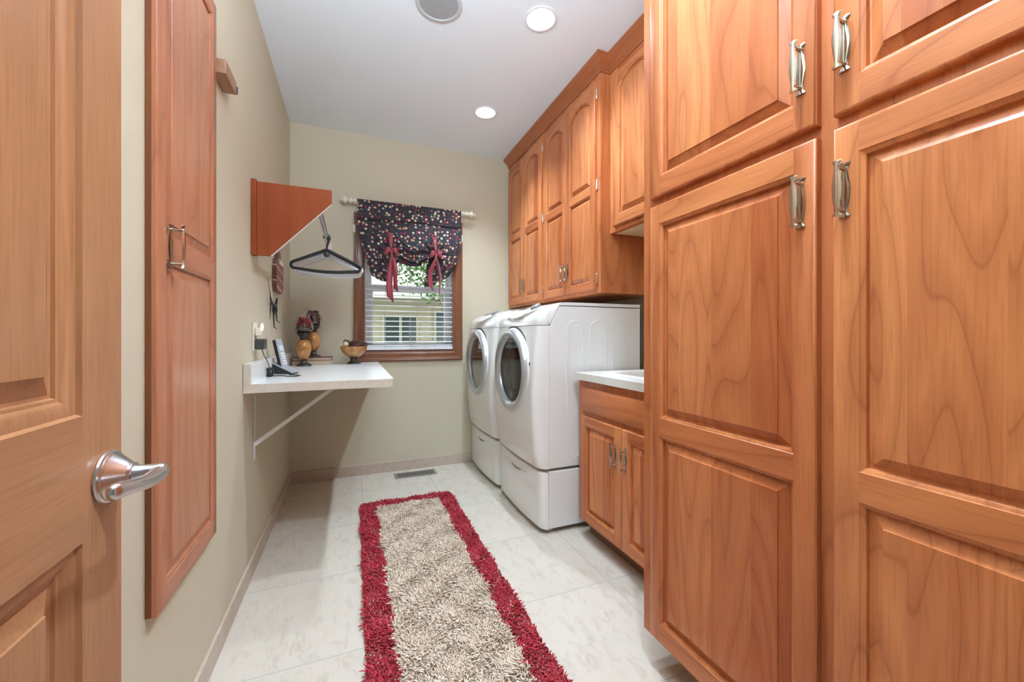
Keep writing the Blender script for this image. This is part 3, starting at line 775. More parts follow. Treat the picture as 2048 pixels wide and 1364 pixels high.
# ------------------------------------------------------------------ floor vent
vt = tag(empty('floor_vent', (.468, 3.255, 0)), 'small grey metal floor register by the baseboard under the window', 'vent')
VM = plain('vent_taupe', (.30, .27, .23, 1), .45, .3)
b = MB(); W2, D2 = .165, .060
for x0, x1, y0, y1 in ((-W2, -W2+.022, -D2, D2), (W2-.022, W2, -D2, D2), (-W2+.022, W2-.022, -D2, -D2+.018), (-W2+.022, W2-.022, D2-.018, D2)): b.box(x0, x1, y0, y1, .0005, .005)
b.build('frame', VM, vt, bevel=.0015)
b = MB(); b.box(-W2+.02, W2-.02, -D2+.016, D2-.016, .0003, .0008); b.build('duct_shade_sheet', DGAP, vt)  # dark sheet on the floor in place of the shade inside the duct
b = MB()
for k in range(18):
    x = -W2+.029+k*.0155; b.box(x, x+.0065, -D2+.017, D2-.017, .0010, .0042)
b.build('grille', VM, vt)

# ------------------------------------------------------------------ window: casing, frame, panes
def casing():
    x0, x1, z0, z1 = .004, .890, .908, 2.105
    prof = [(0, 0), (0, -.014), (.004, -.019), (.012, -.020), (.018, -.016), (.024, -.0155), (.030, -.012), (.055, -.011), (.062, -.013), (.068, -.010), (.074, -.006), (.083, -.005), (.083, .0), (.083, .03)]
    b = MB(); n = len(prof)
    def loop(i, y): return [(x0+i, YB-.0005+y, z0+i), (x1-i, YB-.0005+y, z0+i), (x1-i, YB-.0005+y, z1-i), (x0+i, YB-.0005+y, z1-i)]
    for (a, ya), (c, yc) in zip(prof[:-1], prof[1:]):
        p, q = loop(a, ya), loop(c, yc)
        for s in range(4): b.quad(p[s], p[(s+1) % 4], q[(s+1) % 4], q[s], 1 if s % 2 == 0 else 0)
    struct(b.build('trim_1', [TV, TH_], smooth=25), 'brown stained wood casing round the window')
casing()
b = MB(); b.box(.087, .806, YB-.004, YB+.045, .975, .992); struct(b.build('trim_2', TH_, bevel=.002), 'stained window stool under the blind')
win = struct(empty('window_1', (.452, 3.47, 1.5)), 'white single-hung window')
def wbox(b, x0, x1, y0, y1, z0, z1): b.box(x0-.452, x1-.452, y0-3.47, y1-3.47, z0-1.5, z1-1.5)
b = MB(); wbox(b, .088, .112, 3.46, 3.51, .992, 2.02); wbox(b, .792, .816, 3.46, 3.51, .992, 2.02); wbox(b, .112, .792, 3.46, 3.51, .992, 1.02); wbox(b, .112, .792, 3.46, 3.51, 1.995, 2.02)
b.build('window_frame', VINYL, win, bevel=.003)
b = MB(); wbox(b, .112, .150, 3.464, 3.488, 1.02, 1.53); wbox(b, .748, .792, 3.464, 3.488, 1.02, 1.53); wbox(b, .150, .748, 3.464, 3.488, 1.02, 1.056); wbox(b, .150, .748, 3.464, 3.488, 1.488, 1.53)
b.build('lower_sash', VINYL, win, bevel=.003)
b = MB(); wbox(b, .112, .142, 3.489, 3.508, 1.53, 1.995); wbox(b, .762, .792, 3.489, 3.508, 1.53, 1.995); wbox(b, .142, .762, 3.489, 3.508, 1.505, 1.545); wbox(b, .142, .762, 3.489, 3.508, 1.965, 1.995)
b.build('upper_sash', VINYL, win, bevel=.003)
b = MB(); wbox(b, .148, .750, 3.474, 3.477, 1.054, 1.49); b.build('pane', PANE, win)
b = MB(); wbox(b, .140, .764, 3.497, 3.500, 1.54, 1.967); b.build('pane', PANE, win)

# venetian blind
bl = tag(empty('venetian_blind', (.452, 3.428, 1.96)), 'white horizontal-slat blind hanging inside the window, behind the floral valance', 'blind')
bxw = .356
def slat_mesh():
    b = MB(); n = 6; rows = []
    for s in (-1, 1):
        row = []
        for i in range(n+1):
            q = -1+2*i/n; y = q*.0245; z = y*.15+.0018*(1-q*q); row.append((s*bxw, y, z+.0012))
        for i in range(n, -1, -1):
            q = -1+2*i/n; y = q*.0245; z = y*.15+.0018*(1-q*q); row.append((s*bxw, y, z-.0012))
        rows.append(row)
    b.grid(rows, closed=True); b.add(rows[0], [tuple(range(len(rows[0])))]); b.add(rows[1], [tuple(range(len(rows[1])))]); return b
sl0 = slat_mesh().build('slat', BLINDM, bl, smooth=40); z = 1.068; first = True
while z < 1.965:
    o = sl0 if first else sl0.copy()
    if not first: COL.objects.link(o); o.parent = bl
    first = False; o.location = (0, 0, z-1.96); z += .0427
b = MB(); b.box(-.362, .362, -.026, .026, .015, .058); b.build('headrail', BLINDM, bl, bevel=.003)
b = MB(); b.box(-bxw, bxw, -.026, .022, 1.000-1.96, 1.022-1.96); b.box(-bxw, bxw, -.023, .026, 1.0235-1.96, 1.030-1.96); b.box(-bxw, bxw, -.023, .026, 1.032-1.96, 1.040-1.96); b.build('bottom_rail', BLINDM, bl, bevel=.003)
CORD = plain('ladder_cord', (.55, .56, .58, 1), .7)
for x in (.248-.452, .452-.452-.005, .657-.452):
    b = MB(); b.tube([(x, -.027, .015), (x, -.027, 1.0-1.96)], .0011, 5); b.tube([(x, .027, .015), (x, .027, 1.0-1.96)], .0011, 5); b.build('ladder_cord', CORD, bl)
b = MB(); b.tube([(.155-.452, -.034, .02), (.155-.452, -.035, 1.62-1.96)], .0025, 8); b.build('tilt_wand', WPLAST, bl)

# curtain rod with turned finials
ROD_Y = 3.322; ROD_Z = 2.172
cr = tag(empty('curtain_rod', (.445, ROD_Y, ROD_Z)), 'cream wooden curtain rod with turned finials above the window', 'curtain rod')
b = MB(); b.lathe([(.0125, -.43), (.0125, .43)], n=20, axis='X'); b.build('rod', CREAM, cr, smooth=40)
for s in (-1, 1):
    b = MB(); pr = [(.0125, .428), (.018, .432), (.0185, .440), (.013, .444), (.013, .452), (.021, .460), (.023, .468), (.017, .477), (.011, .481), (.012, .487), (.020, .493), (.0275, .503), (.0285, .511), (.023, .521), (.013, .527), (.008, .531), (.0085, .537), (.0115, .541), (.008, .548), (.002, .550)]
    b.lathe([(r_, s*h) for r_, h in pr], n=24, axis='X'); b.build('finial', CREAM, cr, smooth=50)
    b = MB(); xx = s*.422; b.box(xx-.008, xx+.008, YB-.006-ROD_Y, YB-ROD_Y, -.045, .02); b.box(xx-.007, xx+.007, .0, YB-.006-ROD_Y, -.024, -.013); b.build('bracket', CREAM, cr, bevel=.002)
for x, lb in ((.006, 'small cream clip on the left edge of the window casing'), (.884, 'small cream clip on the right edge of the window casing')):
    b = MB(); b.box(-.009, .009, -.010, .010, -.030, .030); b.box(-.006, .006, -.014, -.010, -.022, .022)
    o = b.build('casing_clip', CREAM, bevel=.002); o.location = (x, YB-.012, 1.970); tag(o, lb, 'clip')

# balloon valance
def floral():
    t = NT('dark_floral_print'); tc = t.n('ShaderNodeTexCoord')
    uv = t.n('ShaderNodeUVMap'); base_c = (.010, .011, .017, 1)
    col = None
    v = t.n('ShaderNodeTexVoronoi'); v.inputs['Scale'].default_value = 37; v.inputs['Randomness'].default_value = .6; t.l(uv.outputs[0], v.inputs['Vector'])
    sepc = t.n('ShaderNodeSeparateColor'); t.l(v.outputs['Color'], sepc.inputs[0])
    pal = t.ramp(sepc.outputs[0], [(0, (.66, .55, .38, 1)), (.30, (.58, .24, .13, 1)), (.44, (.36, .02, .06, 1)), (.60, (.62, .47, .36, 1)), (.74, (.15, .012, .06, 1)), (.84, (.03, .06, .035, 1)), (.93, (.55, .30, .20, 1))], 'CONSTANT')
    ang = t.n('ShaderNodeVectorMath', operation='SUBTRACT'); t.l(uv.outputs[0], ang.inputs[0]); t.l(v.outputs['Position'], ang.inputs[1])
    sp = t.n('ShaderNodeSeparateXYZ'); t.l(ang.outputs[0], sp.inputs[0])
    th = t.math('ARCTAN2', sp.outputs[1], sp.outputs[0]); pet = t.math('MULTIPLY', t.math('SINE', t.math('MULTIPLY', th, 5.0)), .035)
    d = t.math('ADD', v.outputs['Distance'], pet)
    m = t.ramp(d, [(.36, (1, 1, 1, 1)), (.40, (0, 0, 0, 1))])
    core = t.ramp(v.outputs['Distance'], [(.07, (1, 1, 1, 1)), (.10, (0, 0, 0, 1))])
    n1 = t.n('ShaderNodeTexNoise'); n1.inputs['Scale'].default_value = 55; t.l(uv.outputs[0], n1.inputs['Vector'])
    ground = t.ramp(n1.outputs['Fac'], [(.40, (.022, .020, .032, 1)), (.52, (.040, .022, .038, 1)), (.60, (.022, .050, .036, 1)), (.70, (.05, .065, .085, 1))])
    v2 = t.n('ShaderNodeTexVoronoi'); v2.inputs['Scale'].default_value = 62; v2.inputs['Randomness'].default_value = .8; t.l(uv.outputs[0], v2.inputs['Vector'])
    m2 = t.ramp(v2.outputs['Distance'], [(.13, (1, 1, 1, 1)), (.18, (0, 0, 0, 1))])
    s2 = t.n('ShaderNodeSeparateColor'); t.l(v2.outputs['Color'], s2.inputs[0])
    pal2 = t.ramp(s2.outputs[1], [(0, (.20, .03, .10, 1)), (.3, (.05, .09, .06, 1)), (.55, (.28, .22, .26, 1)), (.75, (.10, .02, .05, 1))], 'CONSTANT')
    c = t.mix(m2, ground, pal2); c = t.mix(m, c, pal); c = t.mix(t.math('MULTIPLY', core, .6), c, (.25, .05, .04, 1))
    t.l(c, t.b.inputs['Base Color']); t.set(Roughness=.85); return t.m
FLORAL = floral()
RIB = plain('dark_red_ribbon', (.26, .022, .035, 1), .45); RIB.node_tree.nodes['Principled BSDF'].inputs['Sheen Weight'].default_value = .3
def lerp_pts(pts, t):
    for (a, p), (c, q) in zip(pts[:-1], pts[1:]):
        if t <= c: k = (t-a)/(c-a); return p+(q-p)*k
    return pts[-1][1]
def valance():
    val = tag(empty('balloon_valance', (.445, 3.30, 2.17)), 'dark floral balloon valance gathered with two red ribbon ties over the window', 'valance')
    zt = 2.186; NX, NZ = 150, 110
    botp = [(0, 1.595), (.05, 1.568), (.10, 1.556), (.16, 1.550), (.235, 1.546), (.262, 1.60), (.29, 1.665), (.34, 1.705), (.42, 1.690), (.50, 1.680), (.58, 1.690), (.645, 1.722), (.675, 1.66), (.70, 1.545), (.735, 1.522), (.80, 1.530), (.88, 1.552), (.94, 1.58), (.97, 1.60), (1.0, 1.625)]
    TL_, TR_ = .292, .717   # tie positions across
    b = MB(); rows = []; uvs = []
    for j in range(NZ+1):
        t = j/NZ; row = []
        for i in range(NX+1):
            s = i/NX; zb = lerp_pts(botp, s); zt_ = zt
            z = zt_+(zb-zt_)*t
            # edges draw in below the flat header
            hh = max(0, (2.04-z)/.5)
            xl = .030+.130*hh**1.7; xr = .858-.160*hh**2.6
            x = xl+(xr-xl)*s
            # depth: tucked tight to the rod at top, ballooning out below
            low = max(0, min(1, (2.05-z)/.42))
            y = ROD_Y-.019
            y -= .050*math.sin(PI*min(1, low*.95))*(.6+.4*math.sin(PI*s))
            y += .020*low**3
            # header crease
            y += .016*math.exp(-((z-2.035+.006*math.sin(s*9))/.008)**2)
            # narrow gathers on the rod
            y -= .0022*math.sin(s*150+2*math.sin(s*17))*math.exp(-((z-2.17)/.03)**2)
            # swag folds sagging between the ties
            if TL_ < s < TR_:
                q = (s-TL_)/(TR_-TL_); sag = math.sin(PI*q)
                for kf in range(6):
                    zc = 1.80-.022*kf-.085*sag+.016*kf*(1-sag)*.6; y -= .022*sag**.5*math.exp(-((z-zc)/.0070)**2)
                zc = 1.965-.145*sag; y -= .018*math.exp(-((z-zc)/.012)**2)*sag
                zc = 1.915-.12*sag; y -= .020*math.exp(-((z-zc)/.011)**2)*sag
            # radiating pleats at each tie
            for ts in (TL_, TR_):
                dx_ = (s-ts)*.75; dz_ = z-1.80; rr = math.hypot(dx_, dz_); th = math.atan2(dx_, -dz_)
                y += .010*math.exp(-(rr/.11)**2)*math.cos(th*9)
                y += .026*math.exp(-(dx_/.022)**2)*math.exp(-((z-1.80)/.10)**2)
            # soft vertical folds in the side tails
            if s < TL_+.02 or s > TR_-.02: y += .009*low*math.sin(s*58+1.2*math.sin(z*21))
            row.append((x-.445, min(y, YB-.030)-3.30, z-2.17)); uvs.append((s*.86, (zt-z)*1.10))
        rows.append(row)
    b.grid(rows); o = b.build('fabric', FLORAL, val, smooth=80, fix=False, solid=.0015)
    me = o.data; ul = me.uv_layers.new(name='UVMap'); vi = np.empty(len(me.loops), dtype=np.int32); me.loops.foreach_get('vertex_index', vi)
    ua_ = np.array(uvs, dtype=np.float32)[vi]; ul.data.foreach_set('uv', ua_.ravel())
    # ribbon ties
    def ribbon(pts, w, b, wd=(1, 0, 0), tw=0):
        rows = []
        for k, p in enumerate(pts):
            ww = w[k] if isinstance(w, (list, tuple)) else w; a = tw*k/len(pts)
            dx, dy = math.cos(a)*ww/2, math.sin(a)*ww/2
            rows.append([(p[0]-dx, p[1]-dy, p[2]), (p[0]-dx*.35, p[1]-dy*.35-.0025, p[2]), (p[0]+dx*.35, p[1]+dy*.35-.0025, p[2]), (p[0]+dx, p[1]+dy, p[2])])
        b.grid(rows)
    def tie(x, left):
        r = empty('ribbon_tie', (0, 0, 0)); r.parent = val; r.location = (x-.445, -.062, 1.785-2.17)
        r['label'] = 'dark red ribbon tied in a bow'
        b = MB(); ribbon([(-.006, .030, .150), (-.004, .016, .10), (-.002, .006, .05), (0, -.006, .0)], [.040, .034, .026, .014], b); b.build('strap', RIB, r, smooth=60, solid=.0015)
        for s in (-1, 1):
            b = MB(); rows = []; n = 12
            for k in range(n+1):
                f = k/n; cx_ = s*(.004+.046*f); cz_ = -.004+.010*math.sin(f*PI)-.026*f*f
                hh = .005+.024*math.sin(min(1, f*1.05)**.8*PI*.86)*(1 if f < .999 else .3); dd = .004+.012*math.sin(f*PI*.9)
                rows.append([(cx_+s*.004*math.cos(a*2), -.014-dd*math.sin(a)-.002*math.cos(a*6)*f, cz_+hh*math.cos(a)) for a in [2*PI*q/20 for q in range(20)]])
            b.grid(rows, closed=True); b.add(rows[-1], [tuple(range(20))]); b.add(rows[0], [tuple(range(20))])
            b.build('loop', RIB, r, smooth=70)
        b = MB(); b.lathe([(.003, -.012), (.009, -.009), (.011, 0), (.009, .009), (.003, .012)], (0, -.012, -.008), 14, axis='X'); b.build('knot', RIB, r, smooth=60)
        if left: tl = [(-.012, .375, .050, .2), (.032, .300, .034, -.4)]
        else: tl = [(-.044, .275, .036, .3), (.034, .400, .020, 1.1)]
        for tx, ln, w, tw in tl:
            b = MB(); n = 14; pts = []; ws = []
            for k in range(n+1):
                f = k/n; pts.append((tx*min(1, f*2.2)+.004*math.sin(f*7), -.016+.008*math.sin(f*6+tx*50), -.012-ln*f)); ws.append(.010+(w-.010)*min(1, f*3))
            rows = []
            for k, p in enumerate(pts):
                a = tw*k/n; dx, dy = math.cos(a)*ws[k]/2, math.sin(a)*ws[k]/2; cut = w*.45 if k == n else 0
                rows.append([(p[0]-dx, p[1]-dy, p[2]+cut), (p[0]-dx*.3, p[1]-dy*.3-.003, p[2]+cut*.6), (p[0]+dx*.3, p[1]+dy*.3-.003, p[2]-cut*.2), (p[0]+dx, p[1]+dy, p[2]-cut)])
            b.grid(rows); b.build('tail', RIB, r, smooth=80, solid=.0012)
    tie(.278, True); tie(.628, False)
valance()

# ------------------------------------------------------------------ desk, brackets, hanging rod and hangers
b = MB(); DZ0, DZ1 = .868, .907; dx1 = .185; dy0 = 2.023; r_ = .03
poly = [(XL+.002, dy0)]+[(dx1-r_+r_*math.sin(a), dy0+r_-r_*math.cos(a)) for a in [PI/2*i/8 for i in range(9)]]+[(dx1, YB-.002), (XL+.002, YB-.002)]
n = len(poly)
b.add([(p[0], p[1], DZ1) for p in poly], [tuple(range(n))], 0); b.add([(p[0], p[1], DZ0) for p in poly], [tuple(range(n-1, -1, -1))], 1)
b.grid([[(p[0], p[1], DZ0) for p in poly], [(p[0], p[1], DZ1) for p in poly]], 1, closed=True)
dk = tag(empty('wall_desk', (0, 0, 0)), 'white laminate wall-mounted desk top with beige edge in the left corner', 'desk')
b.build('desk_top', [LAM, LAME], dk)
b = MB(); b.box(XL+.002, -.413, dy0, YB-.002, DZ1, .995, 0); b.box(XL+.0025, -.4135, dy0-.0012, dy0+.001, DZ1, .9945, 1); b.build('backsplash', [LAM, LAME], dk)
sb = tag(empty('desk_bracket', (XL+.001, 2.237, .868)), 'white angled steel bracket holding up the desk', 'bracket')
b = MB(); b.box(0, .003, -.013, .013, -.345, 0); b.box(0, .42, -.013, .013, -.003, 0); b.build('wall_plate', WMETAL, sb)
b = MB(); b.prism([(.002, -.285), (.002, -.262), (.355, -.003), (.375, -.003), (.375, -.010)], 'Y', -.010, .010); b.build('diagonal_brace', WMETAL, sb)
for z in (-.035, -.315):
    b = MB(); b.lathe([(.004, .002), (.004, .0045), (.002, .005)], (0, 0, z), 12, axis='X'); b.build('screw', SILVP, sb)

hb = tag(empty('rod_bracket', (XL+.001, 2.177, 1.5)), 'reddish wood veneer angled bracket on the left wall carrying the hanger rod', 'bracket')
b = MB(); poly = [(.022, .348), (.344, .348), (.344, .280), (.079, 0), (.022, 0)]
b.prism(poly, 'Y', 0, .018, 0)
def edge_strip(b, p, q, y0, y1, mi):
    d = Vector((q[0]-p[0], 0, q[1]-p[1])).normalized(); nrm = Vector((d.z, 0, -d.x))*.0008
    b.quad((p[0]+nrm.x, y0, p[1]+nrm.z), (q[0]+nrm.x, y0, q[1]+nrm.z), (q[0]+nrm.x, y1, q[1]+nrm.z), (p[0]+nrm.x, y1, p[1]+nrm.z), mi)
b.build('side_panel', [BRK], hb)
b = MB(); d = Vector((.265, 0, .28)).normalized(); nx, nz = d.z*.0022, -d.x*.0022
b.add([(.079, -.0002, 0), (.344, -.0002, .28), (.344+nx, -.0002, .28+nz), (.079+nx, -.0002, nz), (.079, .0182, 0), (.344, .0182, .28), (.344+nx, .0182, .28+nz), (.079+nx, .0182, nz)],
      [(0, 1, 2, 3), (7, 6, 5, 4), (0, 4, 5, 1), (2, 6, 7, 3), (1, 5, 6, 2), (0, 3, 7, 4)]); b.build('edge_band', WPLAST, hb, label='white edge band')
b = MB(); b.box(0, .021, -.010, .030, -.002, .356); b.build('wall_cleat', [BRK], hb, bevel=.002)
HRX, HRZ = -.155, 1.738
b = MB(); b.lathe([(.0125, 2.196), (.0125, YB-.001)], (HRX, 0, HRZ), 20, axis='Y', cap=True); hr = b.build('hanging_rod', CHROME, smooth=40); tag(hr, 'chrome closet rod running from the wood bracket to the window wall', 'rod')
def hanger(black, W=.395, drop=.095):
    r = empty('clothes_hanger', (0, 0, 0)); m = BLACKP if black else HW
    b = MB(); top = -.078; z1 = top-drop; z2 = z1-.040; w = W/2
    rad = .0105 if black else .0058
    pts = []
    def arc(cx, cz, r, a0, a1, k=6): return [(cx+r*math.cos(math.radians(a0+(a1-a0)*i/k)), 0, cz+r*math.sin(math.radians(a0+(a1-a0)*i/k))) for i in range(k+1)]
    pts += arc(0, top-.012, .012, 115, 65, 4)
    pts += arc(w-.018, z1-.010, .020, 70, -85)
    pts += [(w*.3, 0, z2-.002), (0, 0, z2-.004), (-w*.3, 0, z2-.002)]
    pts += arc(-w+.018, z1-.010, .020, 265, 110)
    pts.append(pts[0])
    b.tube(pts, rad, 8, cap=False, flat=.8); b.build('frame', m, r, smooth=60)
    b = MB(); hk = [(0, 0, top+.0), (0, 0, top+.028)]+[(.0+.0165*math.cos(math.radians(a))*1.0, 0, .0165*math.sin(math.radians(a))) for a in range(-70, 201, 18)]
    hk = [(0, 0, top), (.002, 0, top+.03), (.009, 0, -.028)]+[(.0168*math.cos(math.radians(a)), 0, .0168*math.sin(math.radians(a))) for a in range(-40, 196, 15)]
    b.tube(hk, 0.0055 if black else .0030, 8); b.build('hook', m, r, smooth=60)
    return r
HW = plain('hanger_white', (.86, .85, .86, 1), .4); HGR = plain('hanger_grey', (.42, .42, .44, 1), .4); HPK = plain('hanger_pink', (.78, .58, .56, 1), .4)
hb0 = hanger(True); hw0 = hanger(False, .41, .09)
b = MB(); b.lathe([(.002, -.016), (.014, -.013), (.018, -.005), (.018, .002)], (0, 0, -.108), 20, axis='Y'); rc = b.build('round_cap', DGRAY, hb0, smooth=50)
tag(hb0, 'black plastic hanger with a round cap, front of the row on the rod', 'hanger', 'clothes hangers on the rod')
hb0.location = (HRX, 2.742, HRZ)
h2 = copy_tree(hb0)
for c_ in [x for x in bpy.data.objects if x.parent == h2 and x.name.startswith('round_cap')]: bpy.data.objects.remove(c_)
h2.location = (HRX, 2.772, HRZ); h2.rotation_euler = (0, math.radians(1.2), 0); tag(h2, 'black plastic hanger second in the row, just behind the front one', 'hanger', 'clothes hangers on the rod')
rnd = random.Random(5)
for k in range(13):
    o = hw0 if k == 0 else copy_tree(hw0)
    o.location = (HRX+rnd.uniform(-.001, .001), 2.800+.0215*k, HRZ); o.rotation_euler = (0, math.radians(rnd.uniform(-2.2, 2.2)), math.radians(rnd.uniform(-.8, .8))); o.scale = (rnd.uniform(.94, 1.03), 1, 1)
    if k in (1, 4, 7, 10):
        for ch in [x for x in bpy.data.objects if x.parent == o]:
            ch.data = ch.data.copy(); ch.data.materials[0] = (HGR if k in (1, 7) else HPK)
    tag(o, 'white plastic hanger directly behind the two black ones on the rod' if k == 0 else ('white plastic hanger at the far end of the row, nearest the window wall' if k == 12 else
        (('grey plastic hanger near the front of the row, one behind the first white one' if k == 1 else 'grey plastic hanger in the middle of the row of white ones') if k in (1, 7) else (('pale pink plastic hanger in the front half of the row of white ones' if k == 4 else 'pale pink plastic hanger towards the window end of the row') if k in (4, 10) else 'white plastic hanger packed in the middle of the row on the rod'))), 'hanger',
        'grey hangers in the row' if k in (1, 7) else ('pink hangers in the row' if k in (4, 10) else 'white clothes hangers on the rod'))

# small wooden block above
b = MB(); b.box(0, .0395, 0, .133, 0, .049); o = b.build('wood_block', wood('knotty_block', 'Y', 'X', (.42, .22, .12), (.30, .14, .07), (.14, .06, .03), plank=.2, vary=.3), bevel=.0015); o.location = (XL+.001, 1.620, 2.017)
wb = tag(empty('wall_block', (XL+.001, 1.620, 2.017)), 'small knotty wood block fixed high on the left wall beside the tall cabinet', 'wood block'); o.name = 'block'; o.parent = wb; o.location = (0, 0, 0)
b = MB(); b.box(.034, .043, .133, .139, .006, .034); b.build('catch', BLACKP, wb, bevel=.001)

# ------------------------------------------------------------------ left wall: outlet, night light, adapter, decorations
op = tag(empty('outlet_plate', (XL+.001, 2.232, 1.113)), 'ivory electrical outlet plate on the left wall above the desk', 'outlet')
b = MB(); b.box(0, .005, -.040, .052, -.066, .070); b.build('plate', IVORY, op, bevel=.002)
b = MB(); b.box(.0045, .0068, -.012, .020, .014, .052); b.box(.0045, .0068, -.012, .020, -.046, -.010); b.build('socket', IVORY, op, bevel=.001)
nl = tag(empty('night_light', (XL+.008, 2.236, 1.147)), 'small plug-in night light glowing white in the top socket', 'night light')
b = MB(); b.box(0, .022, -.018, .022, -.030, .010); b.build('plug_body', IVORY, nl, bevel=.004)
b = MB(); b.lathe([(.002, -.0130), (.012, -.011), (.017, -.005), (.018, 0), (.017, .005), (.012, .011), (.002, .013)], (.034, .003, .0), 20, axis='X'); o = b.build('lens', NLITE, nl, smooth=60); o.scale = (.40, .70, 1.0); o.location = (.012, 0, .014)
ad = tag(empty('power_adapter', (XL+.008, 2.232, 1.082)), 'dark brown power adapter plugged into the outlet, cord hanging to the desk', 'power adapter')
b = MB(); b.box(0, .040, -.022, .046, -.030, .022); b.build('housing', DGRAY, ad, bevel=.005)
b = MB(); cp = [(.022, .02, -.030), (.028, .035, -.06), (.038, .08, -.10), (.040, .11, -.135), (.042, .12, -.160)]; b.tube(cp, .0022, 8); b.build('cord', DGRAY, ad, smooth=60)

pk = tag(empty('cord_bundle', (-.398, 2.36, .9075)), 'small tangle of black cord and plug lying on the desk beneath the outlet', 'cord')
b = MB(); rr_ = random.Random(2); pts = []
for k in range(46):
    a = k*.62; pts.append((.012*math.cos(a)*(1+.3*math.sin(k)), .020*math.sin(a)+.002*math.sin(k*2.1), .006+.040*(.5+.5*math.sin(k*.9))))
b.tube(pts, .0028, 7); b.build('coil', BLACKP, pk, smooth=60)
b = MB(); b.box(-.012, .012, -.018, .014, .0, .022); b.build('plug', BLACKP, pk, bevel=.003)
b = MB(); b.tube([(.01, .0, .004), (.05, .02, .003), (.085, -.045, .003), (.125, -.060, .003), (.140, -.02, .003), (.12, .02, .003), (.08, .05, .003)], .0026, 7); b.build('loose_loop', BLACKP, pk, smooth=60)

# cordless phone
ph = tag(empty('phone_base', (-.352, 2.52, .9075), -.45), 'black wedge-shaped charging base with silver rim on the desk', 'phone base')
b = MB(); prof = [(-.060, 0), (.052, 0), (.058, .006), (.050, .012), (-.052, .058), (-.066, .054), (-.058, .030)]
b.prism(prof, 'Y', -.038, .038); b.build('wedge', BLACKP, ph, bevel=.004)
b = MB(); b.prism([(.060, .006), (.062, .010), (-.054, .0635), (-.068, .058), (-.0665, .0545), (-.052, .0585), (.050, .0125)], 'Y', -.040, .040); b.build('rim', SILVP, ph, bevel=.001)
hs = tag(empty('cordless_handset', (-.352, 2.52, .9075+.030)), 'silver cordless telephone handset standing in its black base', 'telephone')
hs.rotation_euler = (0, math.radians(-14), -.45)
b = MB(); b.box(-.022, -.005, -.025, .025, .006, .166); b.build('back_shell', BLACKP, hs, bevel=.004)
b = MB(); b.box(-.0045, .004, -.0255, .0255, .006, .168); f_ = b.build('front_shell', SILVP, hs, bevel=.004)
b = MB(); b.box(.004, .0050, -.016, .016, .100, .130); b.build('screen', plain('phone_screen', (.55, .62, .70, 1), .15), hs)
for i in range(5):
    for j in range(3):
        b = MB(); b.box(.0035, .0062, -.0165+.0118*j, -.0165+.0118*j+.0092, .022+.0145*i, .022+.0145*i+.009); b.build('key', WPLAST, hs, bevel=.001)

# wall decoration: slim striped wooden plaque and iron hook figure
STR = NT('striped_paint')
def stripes():
    t = STR; tc = t.n('ShaderNodeTexCoord'); sp = t.n('ShaderNodeSeparateXYZ'); t.l(tc.outputs['Object'], sp.inputs[0])
    f = t.math('FRACT', t.math('MULTIPLY', t.math('ADD', sp.outputs[2], t.math('MULTIPLY', sp.outputs[1], .12)), 17.0))
    nz = t.n('ShaderNodeTexNoise'); nz.inputs['Scale'].default_value = 60; t.l(tc.outputs['Object'], nz.inputs['Vector'])
    c = t.ramp(f, [(0, (.30, .085, .075, 1)), (.42, (.36, .11, .10, 1)), (.46, (.62, .50, .45, 1)), (.60, (.60, .46, .42, 1)), (.64, (.24, .06, .055, 1)), (.80, (.50, .33, .30, 1)), (.86, (.30, .085, .075, 1))], 'CONSTANT')
    t.l(t.mix(t.math('MULTIPLY', nz.outputs['Fac'], .25), c, (.2, .12, .1, 1)), t.b.inputs['Base Color']); t.set(Roughness=.6); return t.m
STRM = stripes()
STB = NT('banded_brown_edge')
def bands():
    t = STB; tc = t.n('ShaderNodeTexCoord'); sp = t.n('ShaderNodeSeparateXYZ'); t.l(tc.outputs['Object'], sp.inputs[0])
    f = t.math('FRACT', t.math('MULTIPLY', sp.outputs[2], 11.0))
    t.l(t.ramp(f, [(0, (.15, .05, .035, 1)), (.5, (.20, .07, .05, 1)), (.66, (.42, .34, .26, 1)), (.78, (.10, .045, .035, 1)), (.9, (.24, .11, .08, 1))], 'CONSTANT'), t.b.inputs['Base Color']); t.set(Roughness=.6); return t.m
STBM = bands()
pq = tag(empty('wall_plaque', (XL+.001, 2.69, 1.385)), 'slim bottle-shaped wooden wall plaque with red and cream stripes, high above the desk', 'wall plaque')
out = [(.020, 0), (.210, .0), (.235, .03), (.245, .15), (.225, .185), (.145, .205), (.135, .262), (.105, .285), (.075, .262), (.070, .205), (.020, .190), (.0, .15), (.004, .03)]
b = MB(); n = len(out); D_ = .024
b.add([(D_, p[0], p[1]) for p in out], [tuple(range(n))], 0)
b.grid([[(0, p[0], p[1]) for p in out], [(D_, p[0], p[1]) for p in out]], 1, closed=True); b.add([(0, p[0], p[1]) for p in out], [tuple(range(n))], 1)
b.build('body', [STRM, STBM], pq)
b = MB(); b.box(D_, D_+.002, .09, .22, .175, .200); b.build('pale_cap', WPLAST, pq, label='pale painted shoulder', bevel=.002)
ik = tag(empty('iron_hook', (XL+.001, 2.60, 1.30)), 'small black iron hook figure with dangling legs on the wall under the plaque', 'wall hook')
b = MB(); b.tube([(.012, -.11, .14), (.014, -.06, .06), (.016, -.04, .02), (.014, -.055, -.06), (.010, -.05, -.09)], [.001, .002, .004, .002, .001], 8); b.build('feather', BRONZE, ik, smooth=60)
